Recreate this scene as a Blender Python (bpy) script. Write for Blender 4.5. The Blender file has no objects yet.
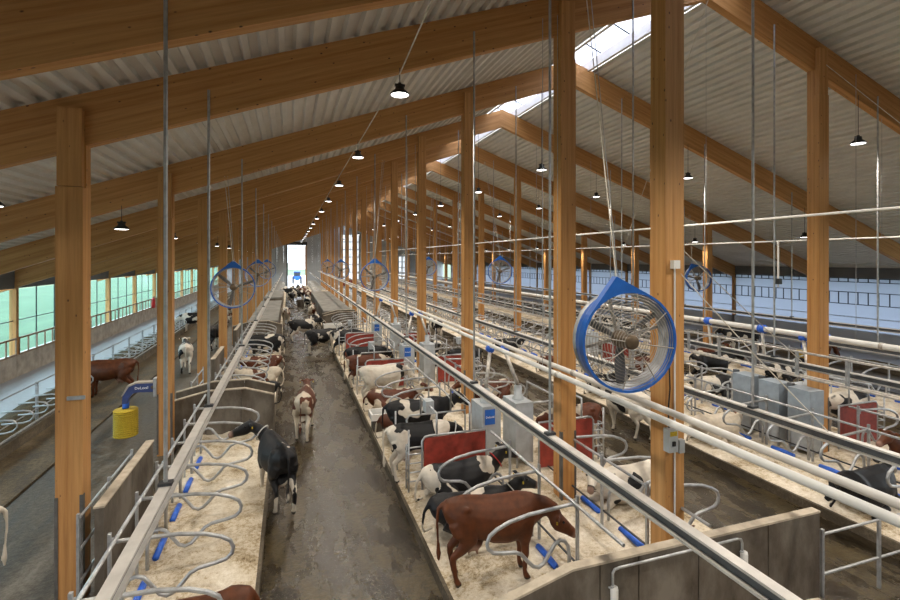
import bpy, bmesh, math, random
from mathutils import Vector, Matrix, noise
random.seed(7)
R = math.radians
sc = bpy.context.scene
col = sc.collection
# ------------------------------------------------------------------ camera
CAMZ, F, HOR = 5.4, 480.0, 259.0
YAW = math.atan2(160, 480)
cam = bpy.data.cameras.new('camera'); co = bpy.data.objects.new('camera', cam); col.objects.link(co)
cam.sensor_width = 36; cam.lens = F / 900 * 36; cam.shift_y = -(300 - HOR) / 900
cam.clip_start = .05; cam.clip_end = 2000
co.location = (0, 0, CAMZ); co.rotation_euler = (R(90), 0, -YAW)
sc.camera = co
# ------------------------------------------------------------------ light
w = bpy.data.worlds.new('sky'); sc.world = w; w.use_nodes = True
wn = w.node_tree.nodes; bg = wn['Background']
bg.inputs['Color'].default_value = (.86, .93, 1.0, 1); bg.inputs['Strength'].default_value = 5.0
sc.view_settings.view_transform = 'Standard'; sc.view_settings.look = 'None'
sc.view_settings.gamma = 1; sc.view_settings.use_curve_mapping = False
sc.view_settings.exposure = 0.35
LAMP_W = 700.0
# ------------------------------------------------------------------ helpers
CS, SN = math.cos(YAW), math.sin(YAW)
def pix(u, v, z):
    "photo pixel on the level z -> world x, y"
    d = F * (CAMZ - z) / (v - HOR); r = (u - 450) / F * d
    return r * CS + d * SN, -r * SN + d * CS

class MB:
    def __init__(s): s.v = []; s.f = []
    def box(s, x0, x1, y0, y1, z0, z1):
        b = len(s.v)
        s.v += [(x0,y0,z0),(x1,y0,z0),(x1,y1,z0),(x0,y1,z0),(x0,y0,z1),(x1,y0,z1),(x1,y1,z1),(x0,y1,z1)]
        s.f += [tuple(b+i for i in q) for q in ((3,2,1,0),(4,5,6,7),(0,1,5,4),(1,2,6,5),(2,3,7,6),(3,0,4,7))]
        return s
    def prism(s, poly, axis, a, b):
        "poly: 2D points, extruded along axis from a to b (x: (y,z); y: (x,z); z: (x,y))"
        n = len(poly); k = len(s.v)
        for t in (a, b):
            for p, q in poly:
                s.v.append((t,p,q) if axis == 'x' else (p,t,q) if axis == 'y' else (p,q,t))
        s.f.append(tuple(k+i for i in range(n))[::-1]); s.f.append(tuple(k+n+i for i in range(n)))
        for i in range(n):
            j = (i+1) % n; s.f.append((k+i, k+j, k+n+j, k+n+i))
        return s
    def tube(s, path, r, n=8, closed=False, cap=True):
        P = [Vector(p) for p in path]; m = len(P)
        rr = r if isinstance(r, (list, tuple)) else [r]*m
        k = len(s.v); up = None
        for i in range(m):
            if closed: t = P[(i+1) % m] - P[i-1]
            else: t = P[min(i+1, m-1)] - P[max(i-1, 0)]
            t.normalize()
            if up is None:
                up = Vector((0,0,1)) if abs(t.z) < .9 else Vector((1,0,0))
            a = (up - t*up.dot(t))
            if a.length < 1e-4: a = t.orthogonal()
            a.normalize(); up = a; b = t.cross(a)
            ri = rr[i]; ra, rb = ri if isinstance(ri, tuple) else (ri, ri)
            for j in range(n):
                th = 2*math.pi*j/n
                s.v.append(tuple(P[i] + a*(math.cos(th)*ra) + b*(math.sin(th)*rb)))
        for i in range(m if closed else m-1):
            i2 = (i+1) % m
            for j in range(n):
                j2 = (j+1) % n
                s.f.append((k+i*n+j, k+i*n+j2, k+i2*n+j2, k+i2*n+j))
        if cap and not closed:
            s.f.append(tuple(k+j for j in range(n))[::-1]); s.f.append(tuple(k+(m-1)*n+j for j in range(n)))
        return s
    def lathe(s, prof, n=24, axis='z', c=(0,0,0)):
        "prof: (radius, height) list"
        k = len(s.v); m = len(prof)
        for r, h in prof:
            for j in range(n):
                th = 2*math.pi*j/n; a, b = r*math.cos(th), r*math.sin(th)
                p = (a,b,h) if axis == 'z' else (a,h,b) if axis == 'y' else (h,a,b)
                s.v.append((p[0]+c[0], p[1]+c[1], p[2]+c[2]))
        for i in range(m-1):
            for j in range(n):
                j2 = (j+1) % n; s.f.append((k+i*n+j, k+i*n+j2, k+(i+1)*n+j2, k+(i+1)*n+j))
        return s
    def ball(s, c, rx, ry, rz, n=12, m=8):
        prof = [(max(math.sin(math.pi*i/m), .02), -math.cos(math.pi*i/m)) for i in range(m+1)]
        k = len(s.v); s.lathe(prof, n)
        for i in range(k, len(s.v)):
            x, y, z = s.v[i]; s.v[i] = (c[0]+x*rx, c[1]+y*ry, c[2]+z*rz)
        s.f.append(tuple(k+j for j in range(n))[::-1]); s.f.append(tuple(k+m*n+j for j in range(n)))
        return s
    def mesh(s, name, m=None, smooth=False):
        me = bpy.data.meshes.new(name); me.from_pydata(s.v, [], s.f)
        if m: me.materials.append(m)
        if smooth: me.polygons.foreach_set('use_smooth', [True]*len(me.polygons))
        me.update(); return me
    def build(s, name, m, parent=None, loc=(0,0,0), smooth=False, rot=(0,0,0)):
        return link(name, s.mesh(name, m, smooth), parent, loc, rot)

def link(name, me, parent=None, loc=(0,0,0), rot=(0,0,0)):
    o = bpy.data.objects.new(name, me); col.objects.link(o)
    o.parent = parent; o.location = loc; o.rotation_euler = rot
    return o
def tag(o, label=None, cat=None, group=None, kind=None):
    if label: o['label'] = label
    if cat: o['category'] = cat
    if group: o['group'] = group
    if kind: o['kind'] = kind
    return o
def thing(name, label, cat, loc=(0,0,0), rz=0, group=None, kind=None):
    o = bpy.data.objects.new(name, None); col.objects.link(o); o.empty_display_size = .1
    o.location = loc; o.rotation_euler = (0, 0, rz)
    return tag(o, label, cat, group, kind)
ORD = ['first','second','third','fourth','fifth','sixth','seventh','eighth','ninth','tenth','eleventh','twelfth','thirteenth',
       'fourteenth','fifteenth','sixteenth','seventeenth','eighteenth','nineteenth','twentieth']
TENS = {20:'twenty',30:'thirty',40:'forty',50:'fifty',60:'sixty',70:'seventy'}
def ordw(n):
    if n <= 20: return ORD[n-1]
    t, u = n//10*10, n % 10
    return (TENS[t][:-1]+'ieth') if u == 0 else TENS[t]+'-'+ORD[u-1]
def dup(src, parent=None):
    c = src.copy(); col.objects.link(c); c.parent = parent
    for ch in src.children: dup(ch, c)
    return c
# ------------------------------------------------------------------ materials
def newmat(name):
    m = bpy.data.materials.new(name); m.use_nodes = True
    nt = m.node_tree; return m, nt, nt.nodes['Principled BSDF']
def ramp(nt, fac, stops):
    r = nt.nodes.new('ShaderNodeValToRGB'); e = r.color_ramp.elements
    while len(e) < len(stops): e.new(.5)
    for i, (p, c) in enumerate(stops): e[i].position = p; e[i].color = (*c, 1)
    nt.links.new(fac, r.inputs[0]); return r.outputs[0]
def noisetex(nt, scale, detail=4, mapping=None, rough=.55, coord='Object'):
    tc = nt.nodes.new('ShaderNodeTexCoord'); n = nt.nodes.new('ShaderNodeTexNoise')
    n.inputs['Scale'].default_value = scale; n.inputs['Detail'].default_value = detail; n.inputs['Roughness'].default_value = rough
    out = tc.outputs[coord]
    if mapping:
        mp = nt.nodes.new('ShaderNodeMapping'); mp.inputs['Scale'].default_value = mapping
        nt.links.new(out, mp.inputs[0]); out = mp.outputs[0]
    nt.links.new(out, n.inputs['Vector']); return n.outputs['Fac']
def mixc(nt, fac, a, b, mode='MIX'):
    m = nt.nodes.new('ShaderNodeMix'); m.data_type = 'RGBA'; m.blend_type = mode
    for s, v in ((m.inputs[0], fac), (m.inputs[6], a), (m.inputs[7], b)):
        if isinstance(v, (int, float)): s.default_value = v
        elif isinstance(v, tuple): s.default_value = (*v, 1)
        else: nt.links.new(v, s)
    return m.outputs[2]
def math_(nt, op, a, b=None):
    m = nt.nodes.new('ShaderNodeMath'); m.operation = op
    for i, v in enumerate((a, b)):
        if v is None: continue
        if isinstance(v, (int, float)): m.inputs[i].default_value = v
        else: nt.links.new(v, m.inputs[i])
    return m.outputs[0]
def bump(nt, b, h, strength=.3, dist=.02):
    n = nt.nodes.new('ShaderNodeBump'); n.inputs['Strength'].default_value = strength; n.inputs['Distance'].default_value = dist
    nt.links.new(h, n.inputs['Height']); nt.links.new(n.outputs[0], b.inputs['Normal'])
def plain(name, c, rough=.6, metal=0, var=.25, scale=6, coord='Object'):
    m, nt, b = newmat(name)
    f = noisetex(nt, scale, 4, coord=coord)
    lo = tuple(x*(1-var) for x in c); hi = tuple(min(1, x*(1+var)) for x in c)
    nt.links.new(ramp(nt, f, [(.3, lo), (.7, hi)]), b.inputs['Base Color'])
    b.inputs['Roughness'].default_value = rough; b.inputs['Metallic'].default_value = metal
    return m
def wood(name, axis):
    m, nt, b = newmat(name)
    sc_ = {'z': (14, 14, .55), 'x': (.55, 14, 14)}[axis]
    g = noisetex(nt, 2.2, 5, sc_, .6)
    c = ramp(nt, g, [(.28, (.33,.14,.036)), (.5, (.46,.215,.060)), (.72, (.56,.285,.092))])
    # lamellas glued side by side
    tc = nt.nodes.new('ShaderNodeTexCoord'); wv = nt.nodes.new('ShaderNodeTexNoise')
    mp = nt.nodes.new('ShaderNodeMapping'); mp.inputs['Scale'].default_value = {'z': (9,9,.12), 'x': (.12,9,9)}[axis]
    nt.links.new(tc.outputs['Object'], mp.inputs[0]); nt.links.new(mp.outputs[0], wv.inputs['Vector']); wv.inputs['Scale'].default_value = 1.4; wv.inputs['Detail'].default_value = 0
    c = mixc(nt, .35, c, ramp(nt, wv.outputs['Fac'], [(.35, (.40,.18,.05)), (.65, (.66,.37,.14))]))
    vo = nt.nodes.new('ShaderNodeTexVoronoi'); vo.inputs['Scale'].default_value = 4.3
    mp2 = nt.nodes.new('ShaderNodeMapping'); mp2.inputs['Scale'].default_value = {'z': (1.6,1.6,.9), 'x': (.9,1.6,1.6)}[axis]
    nt.links.new(tc.outputs['Object'], mp2.inputs[0]); nt.links.new(mp2.outputs[0], vo.inputs['Vector'])
    k = ramp(nt, vo.outputs['Distance'], [(.055, (1,1,1)), (.11, (0,0,0))])
    c = mixc(nt, k, c, (.09,.04,.018))
    nt.links.new(c, b.inputs['Base Color']); b.inputs['Roughness'].default_value = .62
    bump(nt, b, g, .15, .004)
    return m
M = {}
M['wood_z'] = wood('glulam upright', 'z'); M['wood_x'] = wood('glulam rafter', 'x')
M['steel'] = plain('galvanised steel', (.40,.41,.42), .42, .6, .22, 9)
M['steel_dull'] = plain('weathered galvanised pipe', (.50,.47,.43), .45, .55, .3, 12)
M['rail'] = plain('aluminium rail', (.62,.60,.57), .42, .35, .12, 5)
M['dark'] = plain('dark metal', (.035,.038,.045), .45, .2)
M['guard'] = plain('grimy steel angle', (.13,.12,.11), .5, .4)
M['railweb'] = plain('dark rail web', (.10,.105,.115), .5, .3)  # web toned darker than the flanges
M['white'] = plain('white plastic pipe', (.74,.73,.70), .35, 0, .08, 3)
M['concrete'] = plain('precast concrete', (.36,.32,.27), .85, 0, .28, 2.2)
M['deck'] = plain('grey deck concrete', (.19,.18,.16), .8, 0, .3, 1.5)
M['cap'] = plain('dusty concrete edge', (.42,.36,.28), .9, 0, .25, 5)
M['rail_wood'] = plain('weathered brown timber', (.26,.18,.12), .75, 0, .3, 8)
M['blue'] = plain('blue lacquer', (.018,.115,.46), .32, 0, .12)
M['navy'] = plain('navy painted arm', (.03,.05,.17), .4)
M['bluebrisket'] = plain('blue plastic tube', (.02,.12,.62), .4, 0, .2, 9)
M['yellow'] = plain('yellow brush bristle', (.42,.30,.015), .8, 0, .35, 60)
M['red'] = plain('red phenolic board', (.26,.035,.022), .5, 0, .35, 5)
M['greybox'] = plain('grey feed box', (.42,.45,.47), .45, .15, .15, 4)
M['bluegrey'] = plain('blue grey sheet', (.30,.35,.40), .45, .15, .15, 4)
M['black'] = plain('black rubber', (.012,.012,.014), .5)
M['grille'] = plain('dusty wire guard', (.34,.31,.27), .6, .3)
M['barrel'] = plain('grey fan barrel', (.38,.39,.41), .5, .1)
M['blade'] = plain('dusty grey blade', (.12,.12,.125), .5, .1)
M['rope'] = plain('pale cord', (.62,.58,.5), .8)
M['gable'] = plain('pale grey sheet metal', (.40,.43,.47), .5, .2, .08, 1)
M['eave'] = plain('grey fascia sheet', (.16,.165,.17), .6, .1, .1, 1)
M['redfire'] = plain('red enamel', (.5,.02,.02), .35)
M['lettering'] = plain('white lettering', (.85,.85,.85), .5, 0, .02)
M['bronze'] = plain('worn brown metal', (.14,.10,.065), .5, .4)

m, nt, b = newmat('roof sheet'); M['sheet'] = m
f = noisetex(nt, .8, 5, (1, 1, 1), .6)
nt.links.new(ramp(nt, f, [(.3, (.60,.575,.54)), (.7, (.76,.74,.70))]), b.inputs['Base Color']); b.inputs['Roughness'].default_value = .5; b.inputs['Metallic'].default_value = .1

def floormat(name, cols, rlo, rhi, scale=.9, bumps=.25, stretch=(1.6, .55, 1)):
    m, nt, b = newmat(name)
    f1 = noisetex(nt, scale, 8, stretch, .62); f2 = noisetex(nt, scale*9, 6, None, .6); f3 = noisetex(nt, scale*30, 3, None, .6)
    f = math_(nt, 'ADD', math_(nt, 'ADD', math_(nt, 'MULTIPLY', f1, .50), math_(nt, 'MULTIPLY', f2, .28)), math_(nt, 'MULTIPLY', f3, .22))
    nt.links.new(ramp(nt, f, cols), b.inputs['Base Color'])
    rg = ramp(nt, f1, [(.25, (rlo,)*3), (.75, (rhi,)*3)]); nt.links.new(rg, b.inputs['Roughness'])
    bump(nt, b, f2, bumps, .02); return m
M['alley'] = floormat('wet dunged concrete', [(.38,(.009,.006,.003)),(.46,(.024,.017,.009)),(.51,(.044,.034,.019)),(.56,(.075,.053,.020)),(.64,(.10,.088,.066))], .12, .42, 1.3, .6)
M['alley_left'] = floormat('dry dunged concrete', [(.38,(.012,.008,.004)),(.46,(.038,.028,.015)),(.53,(.075,.061,.041)),(.63,(.135,.12,.098))], .25, .6, 1.1, .5, (1.8,.4,1))
M['mud'] = floormat('trodden mud on concrete', [(.38,(.014,.009,.004)),(.46,(.050,.034,.016)),(.53,(.10,.072,.036)),(.62,(.17,.135,.09))], .5, .85, 1.2, .8, (1.4,.7,1))
M['feedtable'] = floormat('smooth feed table concrete', [(.3,(.24,.25,.27)),(.5,(.34,.36,.40)),(.7,(.42,.45,.50))], .35, .6)
M['bed'] = floormat('sawdust bedding', [(.36,(.13,.085,.04)),(.43,(.36,.28,.17)),(.49,(.56,.48,.36)),(.62,(.76,.70,.60))], .9, .95, 1.6, 1.0, (1,1,1))
M['kerb'] = floormat('dirty concrete kerb', [(.36,(.025,.018,.01)),(.5,(.08,.062,.04)),(.66,(.19,.155,.11))], .7, .9, 2)
M['hay'] = floormat('chopped hay feed', [(.36,(.02,.015,.006)),(.5,(.07,.053,.022)),(.66,(.15,.115,.05))], .9, .95, 5, 1.0)
M['grass'] = floormat('meadow grass', [(.36,(.05,.085,.045)),(.5,(.065,.12,.06)),(.64,(.10,.165,.09))], .9, .95, .35, .2)
M['apron'] = plain('pale concrete apron', (.55,.56,.57), .8, 0, .1, .2)
m, nt, b = newmat('stained precast'); M['wallc'] = m
f1 = noisetex(nt, 1.3, 7, (1,1,.5), .65); f2 = noisetex(nt, 30, 4)
c = ramp(nt, f1, [(.36,(.045,.031,.02)),(.48,(.092,.074,.055)),(.64,(.165,.142,.115))])
nt.links.new(c, b.inputs['Base Color']); b.inputs['Roughness'].default_value = .8; bump(nt, b, f2, .2, .01)
# translucent curtain / ridge sheet
def translucent(name, c, t):
    m, nt, b = newmat(name); out = nt.nodes['Material Output']
    tr = nt.nodes.new('ShaderNodeBsdfTranslucent'); tr.inputs[0].default_value = (*c, 1)
    di = nt.nodes.new('ShaderNodeBsdfDiffuse'); di.inputs[0].default_value = (*c, 1)
    mx = nt.nodes.new('ShaderNodeMixShader'); mx.inputs[0].default_value = t
    nt.links.new(di.outputs[0], mx.inputs[1]); nt.links.new(tr.outputs[0], mx.inputs[2]); nt.links.new(mx.outputs[0], out.inputs[0])
    nt.nodes.remove(b); return m
M['curtain'] = translucent('blue tinted curtain', (.40,.43,.49), .8)
M['ridge'] = translucent('milky ridge sheet', (.80,.80,.86), .85)
M['doorsheet'] = translucent('milky door sheet', (.80,.81,.82), .7)
m, nt, b = newmat('window glazing'); M['glass'] = m
out = nt.nodes['Material Output']; tp = nt.nodes.new('ShaderNodeBsdfTransparent'); tp.inputs[0].default_value = (.80,.93,.95,1)
gl = nt.nodes.new('ShaderNodeBsdfGlossy'); gl.inputs['Roughness'].default_value = .08
mx = nt.nodes.new('ShaderNodeMixShader'); mx.inputs[0].default_value = .05
nt.links.new(tp.outputs[0], mx.inputs[1]); nt.links.new(gl.outputs[0], mx.inputs[2]); nt.links.new(mx.outputs[0], out.inputs[0]); nt.nodes.remove(b)
m, nt, b = newmat('lamp lens'); M['lens'] = m
b.inputs['Emission Color'].default_value = (1,.98,.95,1); b.inputs['Emission Strength'].default_value = 6
def coat(name, dark, light, bias):
    m, nt, b = newmat(name)
    tc = nt.nodes.new('ShaderNodeTexCoord'); n = nt.nodes.new('ShaderNodeTexNoise'); n.noise_dimensions = '4D'
    n.inputs['Scale'].default_value = 1.9; n.inputs['Detail'].default_value = 1.6; n.inputs['Roughness'].default_value = .45
    at = nt.nodes.new('ShaderNodeAttribute'); at.attribute_type = 'OBJECT'; at.attribute_name = 'coat_seed'
    ab = nt.nodes.new('ShaderNodeAttribute'); ab.attribute_type = 'OBJECT'; ab.attribute_name = 'coat_bias'
    z = nt.nodes.new('ShaderNodeAttribute'); z.attribute_name = 'zone'
    sp = nt.nodes.new('ShaderNodeSeparateColor'); nt.links.new(z.outputs['Color'], sp.inputs[0])
    nt.links.new(tc.outputs['Object'], n.inputs['Vector']); nt.links.new(at.outputs['Fac'], n.inputs['W'])
    v = math_(nt, 'ADD', n.outputs['Fac'], math_(nt, 'ADD', ab.outputs['Fac'], math_(nt, 'MULTIPLY', math_(nt, 'SUBTRACT', sp.outputs[2], 60.0), bias)))
    mask = ramp(nt, v, [(.535, (0,0,0)), (.55, (1,1,1))])
    f = noisetex(nt, 7, 5)
    dk = ramp(nt, f, [(.3, tuple(x*.7 for x in dark)), (.7, tuple(x*1.35 for x in dark))])
    lt = ramp(nt, f, [(.3, tuple(x*.78 for x in light)), (.7, light)])
    c = mixc(nt, mask, dk, lt)
    c = mixc(nt, math_(nt, 'MULTIPLY', sp.outputs[0], .75), c, (.42,.26,.20)); c = mixc(nt, sp.outputs[1], c, (.035,.028,.02))
    nt.links.new(c, b.inputs['Base Color']); b.inputs['Roughness'].default_value = .55
    b.inputs['Specular IOR Level'].default_value = .3
    return m
M['bw'] = coat('black and white coat', (.007,.007,.0085), (.66,.60,.51), .16)
M['rw'] = coat('red and white coat', (.085,.022,.007), (.62,.54,.43), .12)
M['brown'] = coat('red brown coat', (.086,.024,.0065), (.12,.042,.014), .0)
M['eye'] = plain('dark eye', (.01,.008,.008), .15)

# ------------------------------------------------------------------ dimensions
XR, SL = 9.7, .355
A0 = math.atan(SL)
def zlow(x): return 10.3 - SL*(5.6 - x) if x <= XR else 10.3 - SL*(5.6 - (2*XR - x))
RD = .84                                   # rafter depth, measured upright
FB = [-2.9, 3.1]
FR = [6.1, 9.1] + [9.1 + 6*k for k in range(1, 15)]
YE, Y0, XL, XW = 99.0, -10.0, -12.0, 31.4
XA, XB, XD, XE = -3.27, 5.68, 13.5, 22.4
# ------------------------------------------------------------------ ground and floor
g = MB(); g.box(-420, XL-3.2, -200, 700, -.4, -.12); g.box(XW+3.2, 420, -200, 700, -.4, -.12); g.box(XL-3.2, XW+3.2, YE+70, 700, -.4, -.12)
tag(g.build('grass_field', M['grass']), 'green meadow outside beyond the side windows', 'grass', kind='structure')
g = MB(); g.box(XL-3.2, XL-.15, -40, YE, -.4, -.11); g.box(XW+.15, XW+3.2, -40, YE, -.4, -.11); g.box(XL-3.2, XW+3.2, YE+.2, YE+70, -.4, -.11)
tag(g.build('apron', M['apron']), 'pale concrete apron around the barn outside', 'apron', kind='structure')
fl = MB().box(XL, XW, Y0, YE, -.35, -.12).build('floor', M['kerb']); tag(fl, 'concrete barn floor with dunged alleys and feed tables', 'floor', kind='structure')
def slab(name, x0, x1, m, z1=0, y0=Y0, y1=YE): return MB().box(x0, x1, y0, y1, -.12, z1).build(name, m, fl)
slab('feed_table', XL, -7.62, M['feedtable']); slab('feed_table', 27.0, XW, M['feedtable'])
slab('kerb', -7.62, -7.36, M['kerb'], .32); slab('kerb', 26.74, 27.0, M['kerb'], .32)
slab('alley', -7.36, -5.93, M['mud']); slab('alley', -5.83, -2.9, M['alley_left'])
MB().box(-5.93, -5.83, Y0, YE, -.12, -.06).build('scraper_groove', M['black'], fl)
slab('alley', -.46, 2.31, M['alley']); slab('alley', 7.75, 10.55, M['alley']); slab('alley', 16.0, 18.8, M['alley']); slab('alley', 21.6, 26.74, M['alley_left'])
BEDS = [(-2.9, -.46, 'left of the centre alley'), (2.31, 7.75, 'right of the centre alley'), (10.55, 16.0, 'beyond the second alley'), (18.8, 21.6, 'nearest the right side wall')]
for x0, x1, nm in BEDS:
    t = MB(); k1 = .14
    for a, bb in ((x0, x0+k1), (x1-k1, x1)): t.box(a, bb, Y0, YE, -.12, .2)
    t.box(x0+k1, x1-k1, Y0, YE, -.12, .1); t.build('stall_kerb', M['kerb'], fl)
    nx = max(8, int((x1-x0-.12)/.09)); ys = []; y = 3.0
    while y < YE-1: ys.append(y); y += .09 if y < 16 else .3 if y < 32 else 1.2
    bm = MB()
    for y in ys:
        for i in range(nx+1):
            x = x0+.06 + (x1-x0-.12)*i/nx
            e = min(i, nx-i)/nx; edge = min(1, e*8)
            z = .205 + .045*edge + (.045*noise.noise((x*2.2, y*2.2, 1)) + .035*noise.noise((x*5, y*5, 5)))*min(1, edge+.3)
            bm.v.append((x, y, max(z, .203)))
    for j in range(len(ys)-1):
        for i in range(nx): a = j*(nx+1)+i; bm.f.append((a, a+1, a+nx+2, a+nx+1))
    tag(bm.build('sawdust_bedding', M['bed'], smooth=True), 'pale sawdust bedding spread over the stall bed ' + nm, 'bedding', kind='stuff')
# ------------------------------------------------------------------ roof
ce = thing('ceiling', 'pale trapezoidal sheet roof over timber rafters', 'ceiling', kind='structure')
PITCH, SD = .30, .085
LS = (XR - (XL - .9)) / math.cos(A0)
def sheet_mesh(x0, n, length):
    "n ribs of trapezoid sheet along local x from 0, running local y"
    prof = []
    for i in range(n):
        a = i*PITCH; prof += [(a, 0), (a+.10, 0), (a+.135, SD), (a+.265, SD)]
    prof.append((n*PITCH, 0))
    mb = MB()
    for y in (0, length):
        for p, q in prof: mb.v.append((p, y, q))
    k = len(prof)
    for i in range(k-1): mb.f.append((i, k+i, k+i+1, i+1))
    return mb.mesh('roof_sheet', M['sheet'])
cache = {}
def sheet(side, u0, n, y0, y1):
    key = (n, round(y1-y0, 2))
    if key not in cache: cache[key] = sheet_mesh(0, n, y1-y0)
    o = link('roof_sheet', cache[key], ce)
    if side < 0:
        x = XL-.9 + u0*math.cos(A0); o.location = (x, y0, zlow(x)+RD + .004); o.rotation_euler = (0, -A0, 0)
    else:
        o.location = (2*XR-(XL-.9) - u0*math.cos(A0), y1, zlow(XL-.9+u0*math.cos(A0))+RD+.004); o.rotation_euler = (0, -A0, math.pi)
NL = int(((9.0-(XL-.9))/math.cos(A0))/PITCH)
NR = NL
ybay = [Y0] + FR + [YE]
for k in range(len(ybay)-1):
    y0, y1 = ybay[k], ybay[k+1]
    for side in (-1, 1):
        if k in (1, 2, 3):
            i = 0
            while i < NL:
                n = min(3, NL-i); sheet(side, i*PITCH, n, y0, y1); i += n
        else: sheet(side, 0, NL, y0, y1)
# rafters
rl = MB().box(0, LS, -.1, .1, -RD*math.cos(A0), 0).mesh('roof_rafter', M['wood_x'])
for i, y in enumerate(FB + FR):
    for side in (-1, 1):
        o = link('roof_rafter', rl)
        x = XL-.9
        o.location = (x if side < 0 else 2*XR-x, y+.11, zlow(x)+RD)
        o.rotation_euler = (0, -A0, 0 if side < 0 else math.pi)
        tag(o, f"{'left' if side<0 else 'right'} slope glulam roof rafter, {ordw(i+1)} frame from the camera", 'rafter', 'glulam roof rafters')
# ridge skylight
rz = zlow(9.0)+RD
zin = zlow(9.0)+RD
for k in range(len(ybay)-1):
    y0, y1 = ybay[k], ybay[k+1]
    o = thing(f'window_{k+1}', f'milky ridge skylight, {ordw(k+1)} bay from the camera', 'skylight', (XR, y0, zin), kind='structure')
    L = y1-y0
    for s in (-1, 1):
        q = MB(); a = [(s*.78, .30), (0, .62), (0, .605), (s*.78, .285)]
        q.prism(a if s > 0 else a[::-1], 'y', 0, L); q.build('pane', M['ridge'], o)
        MB().box(min(s*.66, s*.78), max(s*.66, s*.78), 0, L, -.05, .29).build('kerb_frame', M['sheet'], o)
    MB().box(-.04, .04, 0, L, .53, .6).build('ridge_bar', M['wood_x'], o)
    n = max(2, int(L/1.5))
    for i in range(n):
        yy = L*(i+.5)/n
        MB().tube([(-.7, yy, .3), (0, yy, .57), (.7, yy, .3)], .025, 5).build('glazing_bar', M['dark'], o)
# ------------------------------------------------------------------ posts
def post(x, y, i, row, guard=False):
    zl = zlow(x); t = thing('timber_post', f'orange glulam post, {ordw(i)} from the camera in the row {row}', 'post', (x, y, 0), group='glulam posts')
    a = .18; s = SL if x < XR else -SL
    sh = MB().box(-a, a, -.12, .0, 0, zl-.62); sh.build('shaft_front', M['wood_z'], t)
    q = MB(); q.prism([(-a, 0), (a, 0), (a, zl + s*a), (-a, zl - s*a)], 'y', .0, .2); q.build('shaft_back', M['wood_z'], t)
    MB().box(-a+.015, a-.015, -.112, .0, zl-.61, zl+RD-.22).build('tongue', M['wood_z'], t)
    if guard:
        for sx in (-1, 1):
            MB().box(sx*a-.008, sx*a+.008, -.128, -.05, .05, 1.7).build('steel_guard', M['guard'], t)
            MB().box(min(sx*a, sx*(a-.04)), max(sx*a, sx*(a-.04)), -.13, -.12, .05, 1.7).build('steel_guard', M['guard'], t)
    return t
posts = {}
for row, x, nm in (('A', XA, 'left of the centre alley'), ('B', XB, 'right of the centre alley'), ('D', XD, 'beyond the second alley'), ('E', XE, 'nearest the right side wall')):
    i = 0
    for y in FR:
        if y == 6.1 and row != 'B': continue
        if row == 'E' and y < 12: continue
        i += 1; posts[row, y] = post(x, y, i, nm, guard=(y < 16 and row != 'E') and not (row == 'B' and y < 7))
# steel mounting on C1 (conduit, switch boxes)
t = posts['B', 6.1]
MB().tube([(-.02, -.14, .3), (-.02, -.14, 5.3)], .014, 6).build('conduit', M['white'], t)
MB().box(-.09, .03, -.2, -.12, 5.25, 5.38).build('junction_box', M['white'], t)
sb = MB().box(-.22, -.05, -.24, -.12, 2.45, 2.80).build('switch_box', M['greybox'], t)
MB().box(-.20, -.07, -.245, -.24, 2.70, 2.77).build('warning_sticker', M['yellow'], sb)
MB().box(-.16, -.11, -.262, -.24, 2.55, 2.62).build('switch_knob', M['black'], sb)
MB().box(.02, .12, -.2, -.12, 2.4, 2.6).build('socket_box', M['greybox'], t)
MB().tube([(-.14,-.15,2.8), (-.16,-.16,3.1), (-.12,-.15,3.4), (-.14,-.15,3.9)], .012, 5).build('cable', M['black'], t)
# unlit security camera on D post
t = posts['D', 15.1]
MB().tube([(.15,-.1,9.55), (.7,-.1,9.5)], .03, 6).build('bracket', M['white'], t)
MB().box(.65,.95,-.3,.05,9.3,9.75).build('security_camera', M['dark'], t)
MB().box(-.02,.22,-.15,-.13,3.2,3.26).build('bracket', M['steel'], posts['A', 9.1])
# ------------------------------------------------------------------ side walls
def ywall(name, x, side, nmx):
    o = thing(name, f'{nmx} side wall of concrete panels, posts and fascia', 'wall', (x, 0, 0), kind='structure')
    s = side
    for k in range(len(ybay)-1):
        y0, y1 = ybay[k], ybay[k+1]
        if k == 1: y1 = ybay[3]
        if k == 2: continue
        MB().box(min(0, s*-.15), max(0, s*-.15), y0+.01, y1-.01, -.1, 1.0 if s < 0 else 1.25).build('concrete_panel', M['concrete'] if s < 0 else M['gable'], o)
    top = zlow(x)+RD
    for y in FR[1:]:
        MB().box(min(0, -s*.02)-.13, .13, y-.02, y+.2, 0, zlow(x)+.3).build('wall_post', M['wood_z'], o)
    MB().box(-.06, .06, Y0, YE, 4.05 if s < 0 else 4.3, top).build('fascia', M['eave'], o)
    return o
wl = ywall('wall_left', XL, -1, 'left'); wr = ywall('wall_right', XW, 1, 'right')
wi = len(ybay)
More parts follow.
